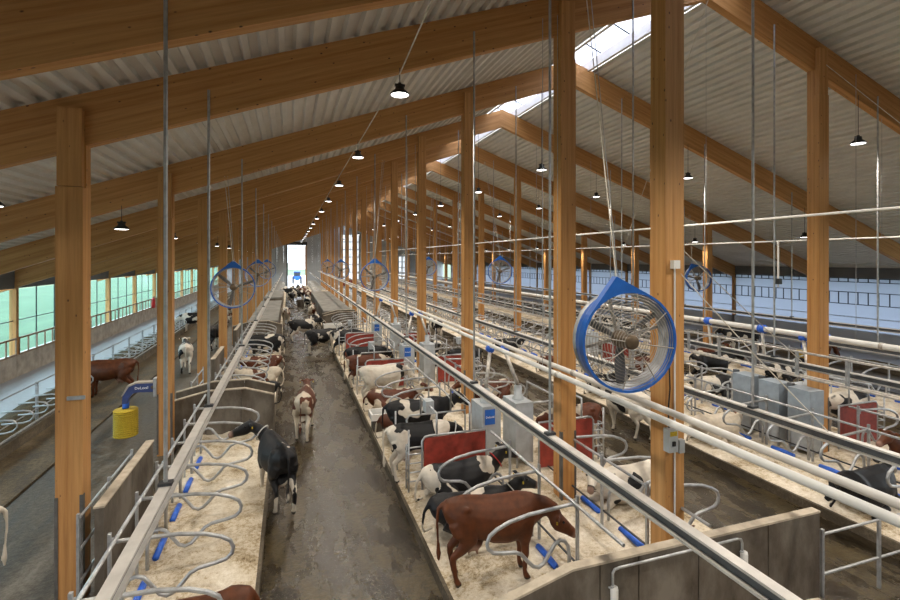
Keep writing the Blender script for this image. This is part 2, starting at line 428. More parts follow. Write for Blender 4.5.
for k in range(1, len(FR)-1):
    y0, y1 = FR[k]+.2, FR[k+1]-.02
    o = thing(f'window_{wi}', f'tall left side window onto the meadow, {ordw(k)} bay from the camera', 'window', (XL, y0, 1.0), kind='structure'); wi += 1
    L = y1-y0; n = 3
    for i in range(n):
        MB().box(-.008, .008, L*i/n+.02, L*(i+1)/n-.02, .03, 3.0).build('pane', M['glass'], o)
        if i: MB().box(-.02, .02, L*i/n-.02, L*i/n+.02, 0, 3.05).build('mullion', M['dark'], o)
    MB().box(-.018, .018, 0, L, 1.55, 1.59).build('transom', M['dark'], o)
    MB().box(.1, .17, 0, L, .72, .80).build('top_rail', M['rail_wood'], o)
    MB().box(.1, .17, 0, L, -.02, .06).build('bottom_rail', M['rail_wood'], o)
    m_ = int(L/.8)
    for i in range(m_+1):
        yy = .03+(L-.06)*i/m_; MB().box(.11, .16, yy-.03, yy+.03, .06, .72).build('baluster', M['rail_wood'], o)
for k in range(1, len(FR)-1):
    y0, y1 = FR[k]+.2, FR[k+1]-.02
    if y0 < 13: continue
    o = thing(f'window_{wi}', f'pale blue right side curtain window, {ordw(k-1)} bay from the camera', 'window', (XW, y0, 1.25), kind='structure'); wi += 1
    L = y1-y0
    MB().box(-.01, .01, 0, L, 0, 3.08).build('curtain', M['curtain'], o)
    for z in (.75, 1.5, 2.2, 2.8, 3.02): MB().box(-.1, -.05, 0, L, z-.022, z+.022).build('rail', M['dark'] if z > .8 else M['steel'], o)
    m_ = int(L/.52)
    for i in range(m_+1):
        yy = .03+(L-.06)*i/m_
        q = MB().box(-.1, -.06, yy-.02, yy+.02, 1.5, 2.2)
        q.build('upright', M['dark'], o)
        MB().box(-.1, -.06, yy-.02, yy+.02, 2.8, 3.02).build('upright', M['dark'], o)
# gable ends
def gable(name, y, label, holes):
    o = thing(name, label, 'wall', (0, y, 0), kind='structure')
    x = XL
    while x < XW-.01:
        x1 = min(x+1.2, XW)
        if x < XR < x1: x1 = XR
        hs = [h for h in holes if h[0] < x1-.01 and h[1] > x+.01]
        if hs:
            h = hs[0]
            if h[0] > x+.01: x1 = h[0]; z0 = 0
            else: x1 = min(x1, h[1]); z0 = h[2]
        else: z0 = 0
        q = MB(); q.prism([(x+.004, z0), (x1-.004, z0), (x1-.004, zlow(x1)+RD), (x+.004, zlow(x)+RD)], 'y', 0, .12)
        for j in range(3):
            xx = x + (x1-x)*(j+.5)/3
            q.box(xx-.04, xx+.04, -.04, 0, z0, zlow(xx)+RD-.05)
        q.build('sheet_panel', M['gable'], o); x = x1
    return o
HO = [(-.4, 3.0, 8.1), (9.9, 13.4, 10.4), (21.6, 23.2, 6.0)]
wb = gable('wall_far', YE, 'pale grey sheet metal gable wall at the far end', HO)
gable('wall_back', Y0-.12, 'grey sheet metal gable wall behind the camera', [])
dr = thing('door_1', 'tall far end door, milky sheet half raised above open gap', 'door', (-.4, YE, 0), kind='structure')
MB().box(.05, 3.35, .0, .04, 3.25, 8.05).build('curtain', M['doorsheet'], dr)
for z in (3.25, 4.6, 6.0, 7.4): MB().box(.05, 3.35, -.05, 0, z-.05, z+.05).build('rail', M['gable'], dr)
for x in (-.12, 3.4): MB().box(x-.12, x+.12, -.1, .1, 0, 8.3).build('jamb', M['wood_z'] if x > 0 else M['dark'], dr)
MB().box(-.3, 3.6, -.15, .1, 8.1, 8.75).build('header', M['dark'], dr)
for (x0, x1, zt, n), nn in (((9.9, 13.4, 10.4, 3), 'wide'), ((21.6, 23.2, 6.0, 2), 'narrow')):
    o = thing(f'window_{wi}', f'{nn} tall milky window in the far gable wall', 'window', (x0, YE, 0), kind='structure'); wi += 1
    L = x1-x0; nz = int(zt/1.5)
    for i in range(n):
        for j in range(nz):
            MB().box(L*i/n+.1, L*(i+1)/n-.1, .03, .06, 1.2+(zt-1.2)*j/nz+.08, 1.2+(zt-1.2)*(j+1)/nz-.08).build('pane', M['doorsheet'], o)
    for i in range(n+1): MB().box(L*i/n-.1, L*i/n+.1, 0, .1, 0, zt).build('mullion', M['gable'], o)
    for j in range(nz+1): z = 1.2+(zt-1.2)*j/nz; MB().box(0, L, .0, .1, z-.09, z+.09).build('transom', M['gable'], o)
    MB().box(0, L, .0, .1, 0, 1.2).build('lower_panel', M['red'] if n == 3 else M['gable'], o)
# ------------------------------------------------------------------ lamps
def lamp_mesh():
    body = MB().lathe([(.0,.34),(.05,.34),(.05,.26),(.12,.25),(.13,.16),(.20,.10),(.27,.03),(.27,0),(.25,-.005)], 20).mesh('housing', M['dark'], True)
    for i in range(8):
        pass
    lens = MB().lathe([(.245,.0),(.20,-.012),(.0,-.02)], 20).mesh('lens', M['lens'], True)
    return body, lens
LB, LL = lamp_mesh()
def lamp(x, y, z, zt, label):
    t = thing('pendant_lamp', label, 'lamp', (x, y, z), group='round hall lamps')
    link('housing', LB, t); link('lens', LL, t)
    MB().tube([(0,0,.33),(0,0,(zt-z)/.68)], .012, 5).build('hanger', M['dark'], t)
    MB().box(-.14,.14,-.05,.05,.24,.3).build('driver_box', M['dark'], t)
    t.scale = (.68,)*3
    ld = bpy.data.lights.new('lamp_beam', 'SPOT'); ld.energy = LAMP_W*(1 if -4 < x < 20 else .6 if x < 0 else .35); ld.spot_size = R(150); ld.spot_blend = .6; ld.shadow_soft_size = .22; ld.color = (1, .91, .78)
    lo = bpy.data.objects.new('lamp_beam', ld); col.objects.link(lo); lo.parent = t; lo.location = (0,0,-.05)
for x, z, nm in ((-4.3, 6.2, 'left of the centre alley'), (2.0, 8.55, 'over the centre alley'), (8.45, 8.55, 'under the ridge'), (14.95, 8.6, 'right of the ridge'), (21.4, 6.35, 'near the right side wall')):
    n = 0
    for i, y in enumerate([-2.9, 3.1] + FR):
        if y == 6.1: continue
        n += 1
        lamp(x, y-.05 if x != 8.45 else y, z, zlow(x)+.05, f'black bell lamp, {ordw(n)} from the camera in the row {nm}')
q = MB(); pth = []
q.tube([(2.0, 3.0, 9.6), (2.0, 6.0, 9.35)] + [(2.0, y-.05, 8.95) for y in FR[1:]], .014, 5)
tag(q.build('lamp_cable', M['rope']), 'thin pale cable linking the lamps over centre alley', 'cable')
# ------------------------------------------------------------------ hanging rails
def monorail(x, nm, extra=False, white=False):
    t = thing('hanging_rail', f'long aluminium rail hung on rods over the stall row {nm}', 'rail', (x, 0, 2.75), group='hung rails')
    ya, yb = 1.2, 96
    q = MB(); 
    q.box(-.055, .055, ya, yb, .10, .125); q.build('top_flange', M['rail'], t)
    MB().box(-.055, .055, ya, yb, -.02, .005).build('bottom_flange', M['rail'], t)
    MB().box(-.012, .012, ya, yb, .005, .10).build('web', M['railweb'], t)
    ys = FR if x != 13 else FR
    for y in ys:
        q = MB(); q.tube([(0, y, .125), (0, y, zlow(x)-2.75+(.8 if y == 6.1 else .45))], .022, 6); q.build('hanging_rod', M['steel'], t)
        MB().box(-.07, .07, y-.05, y+.05, .125, .16).build('clamp', M['dark'], t)
    return t
monorail(-1.32, 'left of the centre alley'); monorail(3.55, 'right of the centre alley'); monorail(7.45, 'before the second alley')
monorail(11.85, 'just past the second alley'); monorail(15.85, 'before the third alley'); monorail(20.7, 'nearest the right side wall')
# pipe trestle beside the fourth rail
t = thing('pipe_trestle', 'steel pipe rack with short uprights running before the grey feed boxes', 'pipe rack', (11.55, 0, 2.6))
for dx, z in ((0, .58), (-.04, 0), (.06, .02)): MB().tube([(dx, 2, z), (dx, 70, z)], .028, 6).build('pipe', M['steel_dull'], t)
for i in range(36): MB().box(-.03, .03, 5+i*1.1-.03, 5+i*1.1+.03, 0, .58).build('upright', M['steel'], t)
for y in FR[0:11:3]: MB().tube([(0, y+.05, .5), (0, y+.05, zlow(11.55)-2.6+.2)], .012, 5).build('hanging_rod', M['steel'], t)
# feed auger pipes
def auger(x, z, label, y0=1.5, y1=93, r=.05, supp=None):
    t = thing('feed_pipe', label, 'pipe', (x, 0, z))
    MB().tube([(0, y0, 0), (0, y1, 0)], r, 12).build('pipe', M['white'], t, smooth=True)
    y = y0+1
    for i in range(16):
        MB().lathe([(r+.004, -.05), (r+.012, -.04), (r+.012, .04), (r+.004, .05)], 12, 'y', (0, y+i*5.7, 0)).build('coupling', M['steel_dull'], t)
    for y in FR[1::2]:
        MB().tube([(0, y-.3, r), (0, y-.3, zlow(x)-z+.3 if supp is None else supp)], .008, 4).build('hanger_wire', M['steel'], t)
    return t
auger(4.95, 3.15, 'white feed pipe nearer the centre alley, left one of the pair')
auger(5.30, 3.15, 'white feed pipe touching the posts, right one of the pair')
auger(14.45, 3.15, 'white feed pipe with blue valves before the right wall', r=.085)
# thin water lines
def line(name, label, cat, pts, r, m): return tag(MB().tube(pts, r, 6).build(name, M[m]), label, cat)
t = thing('water_line', 'thin white pipe high under the ridge, hung on wires', 'pipe', (9.7, 0, 6.26))
MB().tube([(0, 1, 0), (0, 92, 0)], .025, 6).build('pipe', M['white'], t)
for y in FR[1::3]: MB().tube([(0, y+.1, 0), (0, y+.1, zlow(9.7)-6.26+.3)], .006, 4).build('hanger_wire', M['steel'], t)
t = thing('water_line', 'thin white pipe right of the ridge with one drop pipe', 'pipe', (16.2, 0, 6.02))
MB().tube([(0, 1, 0), (0, 92, 0)], .025, 6).build('pipe', M['white'], t)
MB().tube([(0, 12.3, 0), (0, 12.3, -1.6)], .03, 6).build('drop_pipe', M['white'], t)
MB().box(-.06, .06, 12.2, 12.4, -1.5, -1.3).build('valve', M['dark'], t)
for y in FR[1::3]: MB().tube([(0, y+.1, 0), (0, y+.1, zlow(16.2)-6.02+.3)], .006, 4).build('hanger_wire', M['steel'], t)
# ------------------------------------------------------------------ stall dividers
PROF = [(0,1.37),(.10,1.375),(.8,1.34),(1.15,1.28),(1.36,1.2),(1.48,1.12),(1.52,1.02),(1.5,.93),(1.42,.86),(1.28,.83),(1.06,.80),(.95,.75),(.84,.62),(.74,.52),(.65,.49),(.56,.53),(.45,.68),(.36,.80),(.27,.84),(.18,.81),(.12,.72),(.10,.55),(.10,.2)]
def divmesh(n): return MB().tube([(t, 0, z) for t, z in PROF], .03, n).mesh('stall_divider', M['steel'], True)
DN, DF = divmesh(8), divmesh(5)
pm = MB().box(-.07, -.03, -.025, .025, .1, 1.5).box(-.03, -.012, -.04, .04, 1.3, 1.42).mesh('post', M['steel'])
bmesh_ = MB().tube([(0, .34, 0), (0, .66, .012), (0, .94, 0)], .055, 8).mesh('brisket_tube', M['bluebrisket'], True)
ROWS = [('L1', -2.32, 1, 'left of the centre alley', 6.55, [(15.2, 17.2), (31.8, 65)]),
        ('B1L', 4.33, -1, 'right of the centre alley', 6.67, [(9.9, 12.9), (18.4, 20.6), (25.7, 28), (35.6, 62)]),
        ('B1R', 5.80, 1, 'before the second alley', 6.67, [(9.9, 12.9), (18.4, 20.6), (25.7, 28)]),
        ('B2L', 12.57, -1, 'just past the second alley', 4.935, []),
        ('B2R', 14.0, 1, 'before the third alley', 7.2, [(8.6, 11.4), (19, 21)]),
        ('B3', 20.85, -1, 'nearest the right side wall', 10.4, [])]
PIT = 1.245
for key, xf, dr_, nm, ys, ex in ROWS:
    n = 0; far = MB(); y = ys; nb = 0
    while y < 92:
        if not any(a < y < b_ for a, b_ in ex):
            if y < 54:
                n += 1
                o = link('stall_divider', DN if y < 24 else DF, None, (xf, y, .1), (0, 0, 0 if dr_ > 0 else math.pi))
                tag(o, f'galvanised stall loop, {ordw(n)} from the camera in the row {nm}', 'stall divider', 'bent pipe stall dividers')
                link('post', pm, o)
                if y < 30 and not any(a < y+PIT < b_ for a, b_ in ex):
                    nb += 1
                    ob = link('brisket_tube', bmesh_, None, (xf+dr_*.14, y, .285))
                    tag(ob, f'blue brisket tube, {ordw(nb)} from the camera in the row {nm}', 'brisket tube', 'blue brisket tubes')
            elif not any(a < y < b_ for a, b_ in ex):
                far.tube([(xf+dr_*t, y, z+.1) for t, z in PROF[::2]], .03, 4)
        y += PIT
    if far.v: tag(far.build('stall_divider', M['steel']), f'distant galvanised stall loops at the far end of the row {nm}', 'stall divider', kind='stuff')
    t = thing('neck_rail', f'galvanised neck rail along the stall row {nm}', 'rail', (xf+dr_*.02, 0, 1.47))
    segs = [5.45]; 
    for a, b_ in ex: segs += [a+.1, b_-.1]
    segs.append(92)
    for i in range(0, len(segs), 2):
        if segs[i+1]-segs[i] < .4: continue
        MB().tube([(0, segs[i], .03), (0, segs[i+1], .03)], .028, 6).build('upper_pipe', M['steel'], t)
        MB().tube([(-dr_*.05, segs[i], -.95), (-dr_*.05, segs[i+1], -.95)], .02, 6).build('lower_pipe', M['dark'], t)
# ------------------------------------------------------------------ concrete partitions
def xwall(y, x0, x1, label, zt=1.5, left=True, right=False, panels=None, thick=.12):
    t = thing('concrete_partition', label, 'partition', (x0, y, 0))
    L = x1-x0; xs = panels or [0, L*.35, L*.68, L]
    def zt_(x):
        z = zt
        if left: z = min(z, zt-.25 + .25*x/1.05)
        if right: z = min(z, zt-.25 + .25*(L-x)/.8)
        return z
    for i in range(len(xs)-1):
        a, b_ = xs[i]+.01, xs[i+1]-.01
        pts = [(a, 0), (b_, 0), (b_, zt_(b_))]
        for kx in (L-.8, 1.05):
            if a < kx < b_ and ((kx == 1.05 and left) or (kx != 1.05 and right)): pts.append((kx, zt))
        pts.append((a, zt_(a)))
        MB().prism(pts, 'y', 0, thick).build('panel', M['wallc'], t)
    MB().box(.02, L-.02, .03, thick-.03, 0, zt-.27).build('core', M['black'], t)
    q = MB()
    nod = [0] + ([1.05] if left else []) + ([L-.8] if right else []) + [L]
    for i in range(len(nod)-1):
        a, b_ = nod[i], nod[i+1]
        q.prism([(a, zt_(a)), (b_, zt_(b_)), (b_, zt_(b_)+.03), (a, zt_(a)+.03)], 'y', -.006, thick+.006)
    q.build('capping', M['cap'], t)
    return t
fw = xwall(5.2, 2.3, 7.73, 'stained concrete partition with sloping left end in the foreground', panels=[0, 1.45, 2.05, 3.05, 4.35, 5.43])
for i, (a, b_, zz) in enumerate(((1.62, 2.85, 1.28), (2.95, 4.08, 1.36))):
    pass
MB().tube([(1.62,-.03,1.15),(1.62,-.03,1.38),(1.65,-.03,1.42),(1.72,-.03,1.43),(2.6,-.03,1.43),(3.72,-.03,1.43),(3.79,-.03,1.41),(3.81,-.03,1.36),(3.81,-.03,1.2)], .018, 6).build('water_pipe', M['steel'], fw)
for x, z in ((1.62, 1.17), (3.81, 1.2)):
    MB().lathe([(.0,.05),(.045,.05),(.05,.02),(.05,-.14),(.03,-.18),(0,-.18)], 12, 'z', (x, -.06, z)).build('float_valve', M['white'], fw, smooth=True)
    MB().tube([(x, -.06, z+.04), (x-.1, -.08, z+.08)], .012, 5).build('lever', M['steel'], fw)
xwall(15.6, -3.35, -.47, 'nearer concrete partition closing the left stall row at crossover', left=True, right=True)
xwall(16.75, -3.35, -.47, 'further concrete partition closing the left stall row at crossover', left=True, right=True)
xwall(32.2, -3.35, -.47, 'concrete partition in left row before the first grey deck', left=True, right=True)
xwall(36.0, 2.3, 4.75, 'nearer concrete partition right of the centre alley before grey deck')
xwall(37.3, 2.3, 4.75, 'further concrete partition right of the centre alley before grey deck')
def ylwall(x, y0, y1, label, zt=1.55):
    t = thing('head_wall', label, 'partition', (x, y0, 0)); L = y1-y0; n = 2
    for i in range(n): MB().box(-.06, .06, L*i/n+.004, L*(i+1)/n-.004, 0, zt).build('panel', M['wallc'], t)
    MB().box(-.075, .075, -.01, L+.01, zt, zt+.03).build('capping', M['cap'], t)
ylwall(-2.8, 8.75, 11.6, 'concrete head wall beside the nearest left post'); ylwall(-2.8, 20.3, 23.1, 'second concrete head wall along the left stall row'); ylwall(-2.8, 28.2, 31, 'third concrete head wall along the left stall row')
def deck(x0, x1, y0, y1, label, zt=1.42):
    t = thing('concrete_deck', label, 'deck', (x0, y0, 0)); L = y1-y0; n = int(L/4)
    for i in range(n): MB().box(0, x1-x0, L*i/n+.01, L*(i+1)/n-.01, zt-.12, zt).build('slab', M['deck'], t)
    for x in (.0, x1-x0-.12):
        for i in range(n): MB().box(x, x+.12, L*i/n+.01, L*(i+1)/n-.01, .1, zt-.12).build('side_panel', M['wallc'], t)
    for y in (0, L-.12): MB().box(.12, x1-x0-.12, y, y+.12, .1, zt-.12).build('end_panel', M['wallc'], t)
deck(-2.55, -.75, 33.0, 49.0, 'grey concrete deck over the left stall row midway down')
deck(2.45, 4.6, 38.0, 61.0, 'long grey concrete deck right of the centre alley')
deck(-2.55, -.75, 53.0, 64.0, 'small far grey deck in the left stall row')
# ------------------------------------------------------------------ gates
def gate(x, y, L, rz, label, zs=(.25, .55, .85, 1.15)):
    t = thing('pipe_gate', label, 'gate', (x, y, 0), rz)
    for z in zs: MB().tube([(0, 0, z), (L, 0, z)], .022, 6).build('rail', M['steel'], t)
    for xx in (0, L*.5, L): MB().box(xx-.025, xx+.025, -.02, .02, 0, max(zs)+.08).build('upright', M['steel'], t)
gate(7.85, 5.25, 2.65, 0, 'galvanised pipe gate beside the foreground concrete partition', (.5, 1.12))
gate(-3.05, 8.7, 2.6, R(90), 'galvanised pipe gate behind the nearest left head wall', (.45, .95, 1.45))
gate(-3.0, 17.2, 2.2, R(90), 'short galvanised pipe gate past the left crossover', (.5, 1.0, 1.4))
# ------------------------------------------------------------------ left feed fence
t = thing('feed_fence', 'long galvanised feed fence of posts and rails on left kerb', 'fence', (-7.95, 0, 0))
for z in (.45, 1.3): MB().tube([(0, 4, z), (0, 95, z)], .022, 6).build('rail', M['steel'], t)
for i in range(38): MB().box(-.035, .035, 5+i*2.4-.035, 5+i*2.4+.035, 0, 1.35).build('upright', M['steel'], t)
MB().tube([(.47, 4, .36), (.47, 95, .36)], .03, 6).build('kerb_pipe', M['steel'], t)
lm = MB().tube([(0,0,.95),(.5,0,.96),(.68,0,.93),(.76,0,.84),(.76,0,.74),(.68,0,.64),(.5,0,.60),(0,0,.60)], .026, 6).mesh('feed_divider', M['steel'], True)
n = 0; y = 9.2
while y < 62:
    n += 1
    tag(link('feed_divider', lm, None, (-7.93, y, 0)), f'short pipe loop, {ordw(n)} from the camera on the left feed fence', 'feed divider', 'feed fence loops'); y += .85 if y > 30 else .9
for side, x0, x1, nm in ((-1, -9.25, -7.9, 'left'), (1, 27.1, 28.0, 'right')):
    mb = MB(); ys = [4+.35*i for i in range(260)]; nx = 9
    for y in ys:
        for i in range(nx+1):
            s = i/nx; h = .30*math.sin(math.pi*s)**.7*(.6+.9*max(0, noise.noise((s*2, y*.5, 3))+.35)) + .04*noise.noise((s*9, y*3, 8))*math.sin(math.pi*s)
            mb.v.append((x0+(x1-x0)*s + .12*noise.noise((y*.4, 2, 1)), y, max(.003, h)))
    for j in range(len(ys)-1):
        for i in range(nx): a = j*(nx+1)+i; mb.f.append((a, a+1, a+nx+2, a+nx+1))
    tag(mb.build('hay_feed', M['hay'], smooth=True), f'windrow of chopped feed along the {nm} feed table', 'feed', kind='stuff')
# ------------------------------------------------------------------ lettering
def lettering(txt, size, m, parent, loc, rot):
    c = bpy.data.curves.new('lettering', 'FONT'); c.body = txt; c.size = size; c.align_x = 'CENTER'; c.align_y = 'CENTER'; c.extrude = .002; c.resolution_u = 2
    o = bpy.data.objects.new('tmp', c); col.objects.link(o)
    me = bpy.data.meshes.new_from_object(o.evaluated_get(bpy.context.evaluated_depsgraph_get())); bpy.data.objects.remove(o)
    me.materials.clear(); me.materials.append(m)
    return link('lettering', me, parent, loc, rot)
# ------------------------------------------------------------------ feed stations
def tubeframe(parent, pts, r=.028, name='frame_pipe'): MB().tube(pts, r, 8).build(name, M['steel'], parent, smooth=True)
def station(xf, d, y, label, knob, near=True):
    "xf: stall head line, d: direction towards the alley, y: red board"
    t = thing('feed_station', label, 'feed station', (xf, y, 0), group='concentrate feed stations')
    def bx(n, a, b_, y0, y1, z0, z1, m, par=t): return MB().box(min(d*a, d*b_), max(d*a, d*b_), y0, y1, z0, z1).build(n, m, par)
    bx('board', .02, 1.5, -.02, .02, .32, 1.38, M['red'])
    tubeframe(t, [(d*.0,0,.1),(d*.0,0,1.42),(d*1.38,0,1.42),(d*1.48,0,1.4),(d*1.54,0,1.32),(d*1.54,0,.1)], name='board_frame')
    bx('far_board', .02, 1.3, 1.38, 1.42, .32, 1.3, M['red']) if not near else None
    tubeframe(t, [(d*.0,1.4,.1),(d*.0,1.4,1.45),(d*1.5,1.4,1.45),(d*1.56,1.4,1.36),(d*1.56,1.4,.1)])
    # rear cage by the alley
    for yy in (.0, .22, 1.2, 1.4):
        tubeframe(t, [(d*1.85, yy, .2), (d*1.85, yy, 1.2 if .1 < yy < 1.3 else 1.6)], .022, 'cage_bar')
    for z in (.45, .65, .85, 1.05, 1.2): tubeframe(t, [(d*1.54, 0, z), (d*1.85, 0, z), (d*1.85, .22, z)], .018, 'cage_bar')
    tubeframe(t, [(d*.4, .0, 1.42), (d*.4, .0, 2.05), (d*.4, 1.4, 2.05), (d*.4, 1.4, 1.45)], .025, 'arch')
    tubeframe(t, [(d*1.2, .0, 1.42), (d*1.2, .0, 1.9), (d*1.2, 1.4, 1.9), (d*1.2, 1.4, 1.45)], .025, 'arch')
    bx('gate_plate', 1.1, 1.3, .55, .85, 1.74, 2.02, M['greybox'])
    # box with chute
    fb = MB(); q = [(-.5, .55), (-.02, .35), (-.02, 1.85), (-.5, 1.85)]
    q = [(d*a, z) for a, z in q]; q = q if d > 0 else q[::-1]
    fb.prism(q, 'y', .25, 1.0); fbo = fb.build('feed_box', M['greybox'], t)
    for yy in (.3, .95): bx('box_leg', -.46, -.42, yy-.02, yy+.02, .1, .6, M['steel'])
    if d < 0: bx('name_plate', -.34, -.08, .235, .249, 1.42, 1.78, M['blue'], fbo)
    if d < 0: lettering('DeLaval', .07, M['lettering'], fbo, (-d*.21, .23, 1.6), (R(90), 0, 0))
    MB().lathe([(.15, 0), (.15, .05), (.10, .08), (.10, .32), (.07, .36)], 12, 'z', (-d*.26, .62, 1.85)).build('chute', M['greybox'], fbo, smooth=True)
    if knob:
        kx, ky = knob; k = (kx-xf, ky-y, 3.02)
        MB().tube([k, (-d*.26+.0, .62, 2.2)], .05, 8).build('drop_tube', M['steel_dull'], t, smooth=True)
        MB().tube([(k[0], k[1]-.08, 3.12-.06), (k[0], k[1]+.08, 3.12-.06)], .10, 10).build('blue_valve', M['bluebrisket'], t, smooth=True)
    return t
for i, y in enumerate((10.4, 18.9, 26.2)):
    station(4.35, -1, y, f'red boarded feed station, {ordw(i+1)} from the camera right of the centre alley', (4.95, y+1.15))
    station(5.75, 1, y if y < 20 else 25.3, f'red boarded feed station, {ordw(i+1)} from the camera before the second alley', (5.30, (y if y < 20 else 25.3)+1.0))
station(14.1, 1, 9.0, 'red boarded feed station behind the three grey feed boxes', (14.45, 10.2)); station(14.1, 1, 19.4, 'distant red boarded feed station before the third alley', (14.45, 20.2))
for i, y in enumerate((9.15, 10.0, 10.85)):
    t = thing('feed_box', f'tall grey sheet feed box, {ordw(i+1)} of three from the far post', 'feed box', (13.05, y, .1), group='grey feed boxes')
    MB().box(-.25, .25, -.3, .3, .95, 1.85).build('hopper', M['bluegrey'], t)
    MB().box(-.2, .2, -.26, .26, .25, .95).build('trough', M['greybox'], t)
    for sx in (-.22, .22):
        for sy in (-.27, .27): MB().box(sx-.02, sx+.02, sy-.02, sy+.02, 0, .95).build('leg', M['steel'], t)
    MB().box(-.06, .06, .33, .46, .3, 1.9).build('side_channel', M['railweb'], t)
for i, y in enumerate((9.6, 11.5, 13.6, 16.2)):
    t = thing('blue_valve', f'blue feed valve with drop tube, {ordw(i+1)} from the camera on the far white pipe', 'valve', (14.45, y, 3.15))
    MB().tube([(0,-.1,0), (0,.1,0)], .135, 12).build('body', M['bluebrisket'], t, smooth=True)
    MB().tube([(0,0,-.1), (.05,0,-.5), (.1,.0,-.85)], .04, 8).build('drop_tube', M['white'], t, smooth=True)
# ------------------------------------------------------------------ water troughs
def trough(x, y, L, W, H, label, m):
    t = thing('water_trough', label, 'trough', (x, y, 0)); z0 = 0
    MB().box(-L/2+.08, L/2-.08, -W/2+.06, W/2-.06, z0, H*.75).build('base', M['wallc'], t)
    q = MB(); q.box(-L/2, L/2, -W/2, -W/2+.05, H*.75, H).box(-L/2, L/2, W/2-.05, W/2, H*.75, H).box(-L/2, -L/2+.05, -W/2+.05, W/2-.05, H*.75, H).box(L/2-.05, L/2, -W/2+.05, W/2-.05, H*.75, H)
    q.build('rim', M[m], t); MB().box(-L/2+.05, L/2-.05, -W/2+.05, W/2-.05, H*.75, H*.8).build('water', M['glasswater'], t)
M['glasswater'] = plain('still water', (.35,.38,.40), .08, 0, .05)
trough(2.95, 14.6, 1.3, .62, .75, 'white water trough at the stall edge right of centre alley', 'white')
trough(1.5, 57, 1.6, .8, .75, 'brown concrete trough standing in the far centre alley', 'wallc')
trough(2.75, 33.5, 1.2, .9, 1.0, 'pale topped water trough before the right grey deck', 'white')
# ------------------------------------------------------------------ cow brush
def brush(t_x, t_y, sx, label):
    t = thing('cow_brush', label, 'cow brush', (t_x, t_y, 0))
    pr = [(sx*.05,2.02),(sx*.48,2.03),(sx*.66,1.96),(sx*.80,1.72),(sx*.82,1.52),(sx*.68,1.52),(sx*.66,1.66),(sx*.56,1.78),(sx*.45,1.80),(sx*.05,1.78)]
    am = MB().prism(pr if sx > 0 else pr[::-1], 'y', -.09, .09).build('arm', M['navy'], t)
    pr2 = [(sx*.05,2.025),(sx*.48,2.035),(sx*.662,1.965),(sx*.805,1.725),(sx*.83,1.73),(sx*.69,2.0),(sx*.49,2.075),(sx*.05,2.065)]
    MB().prism(pr2 if sx > 0 else pr2[::-1], 'y', -.11, .11).build('arm_cover', M['concrete'], am)
    lettering('DeLaval', .1, M['lettering'], am, (sx*.36, -.093, 1.91), (R(90), 0, 0))
    MB().ball((sx*.1, -.09, 1.91), .045, .015, .045).build('badge', M['bronze'], am)
    MB().box(min(0, sx*.08), max(0, sx*.08), -.12, .12, 1.65, 2.15).build('mount_plate', M['steel'], t)
    MB().tube([(sx*.75, 0, 1.6), (sx*.75, 0, 1.36)], .08, 12).build('motor', M['bluebrisket'], t, smooth=True)
    prof = [(.0,.0)] + [(.28+.012*((i % 2)*2-1), .02+.72*i/26) for i in range(27)] + [(.1,.76),(.0,.76)]
    MB().lathe(prof, 28, 'z', (sx*.75, 0, .62)).build('bristles', M['yellow'], t)
    return t
brush(XA-.18, 15.04, -1, 'yellow cow brush on a blue arm bolted to second left post'); brush(XE-.18, 15.14, -1, 'small distant yellow cow brush on a right side post')
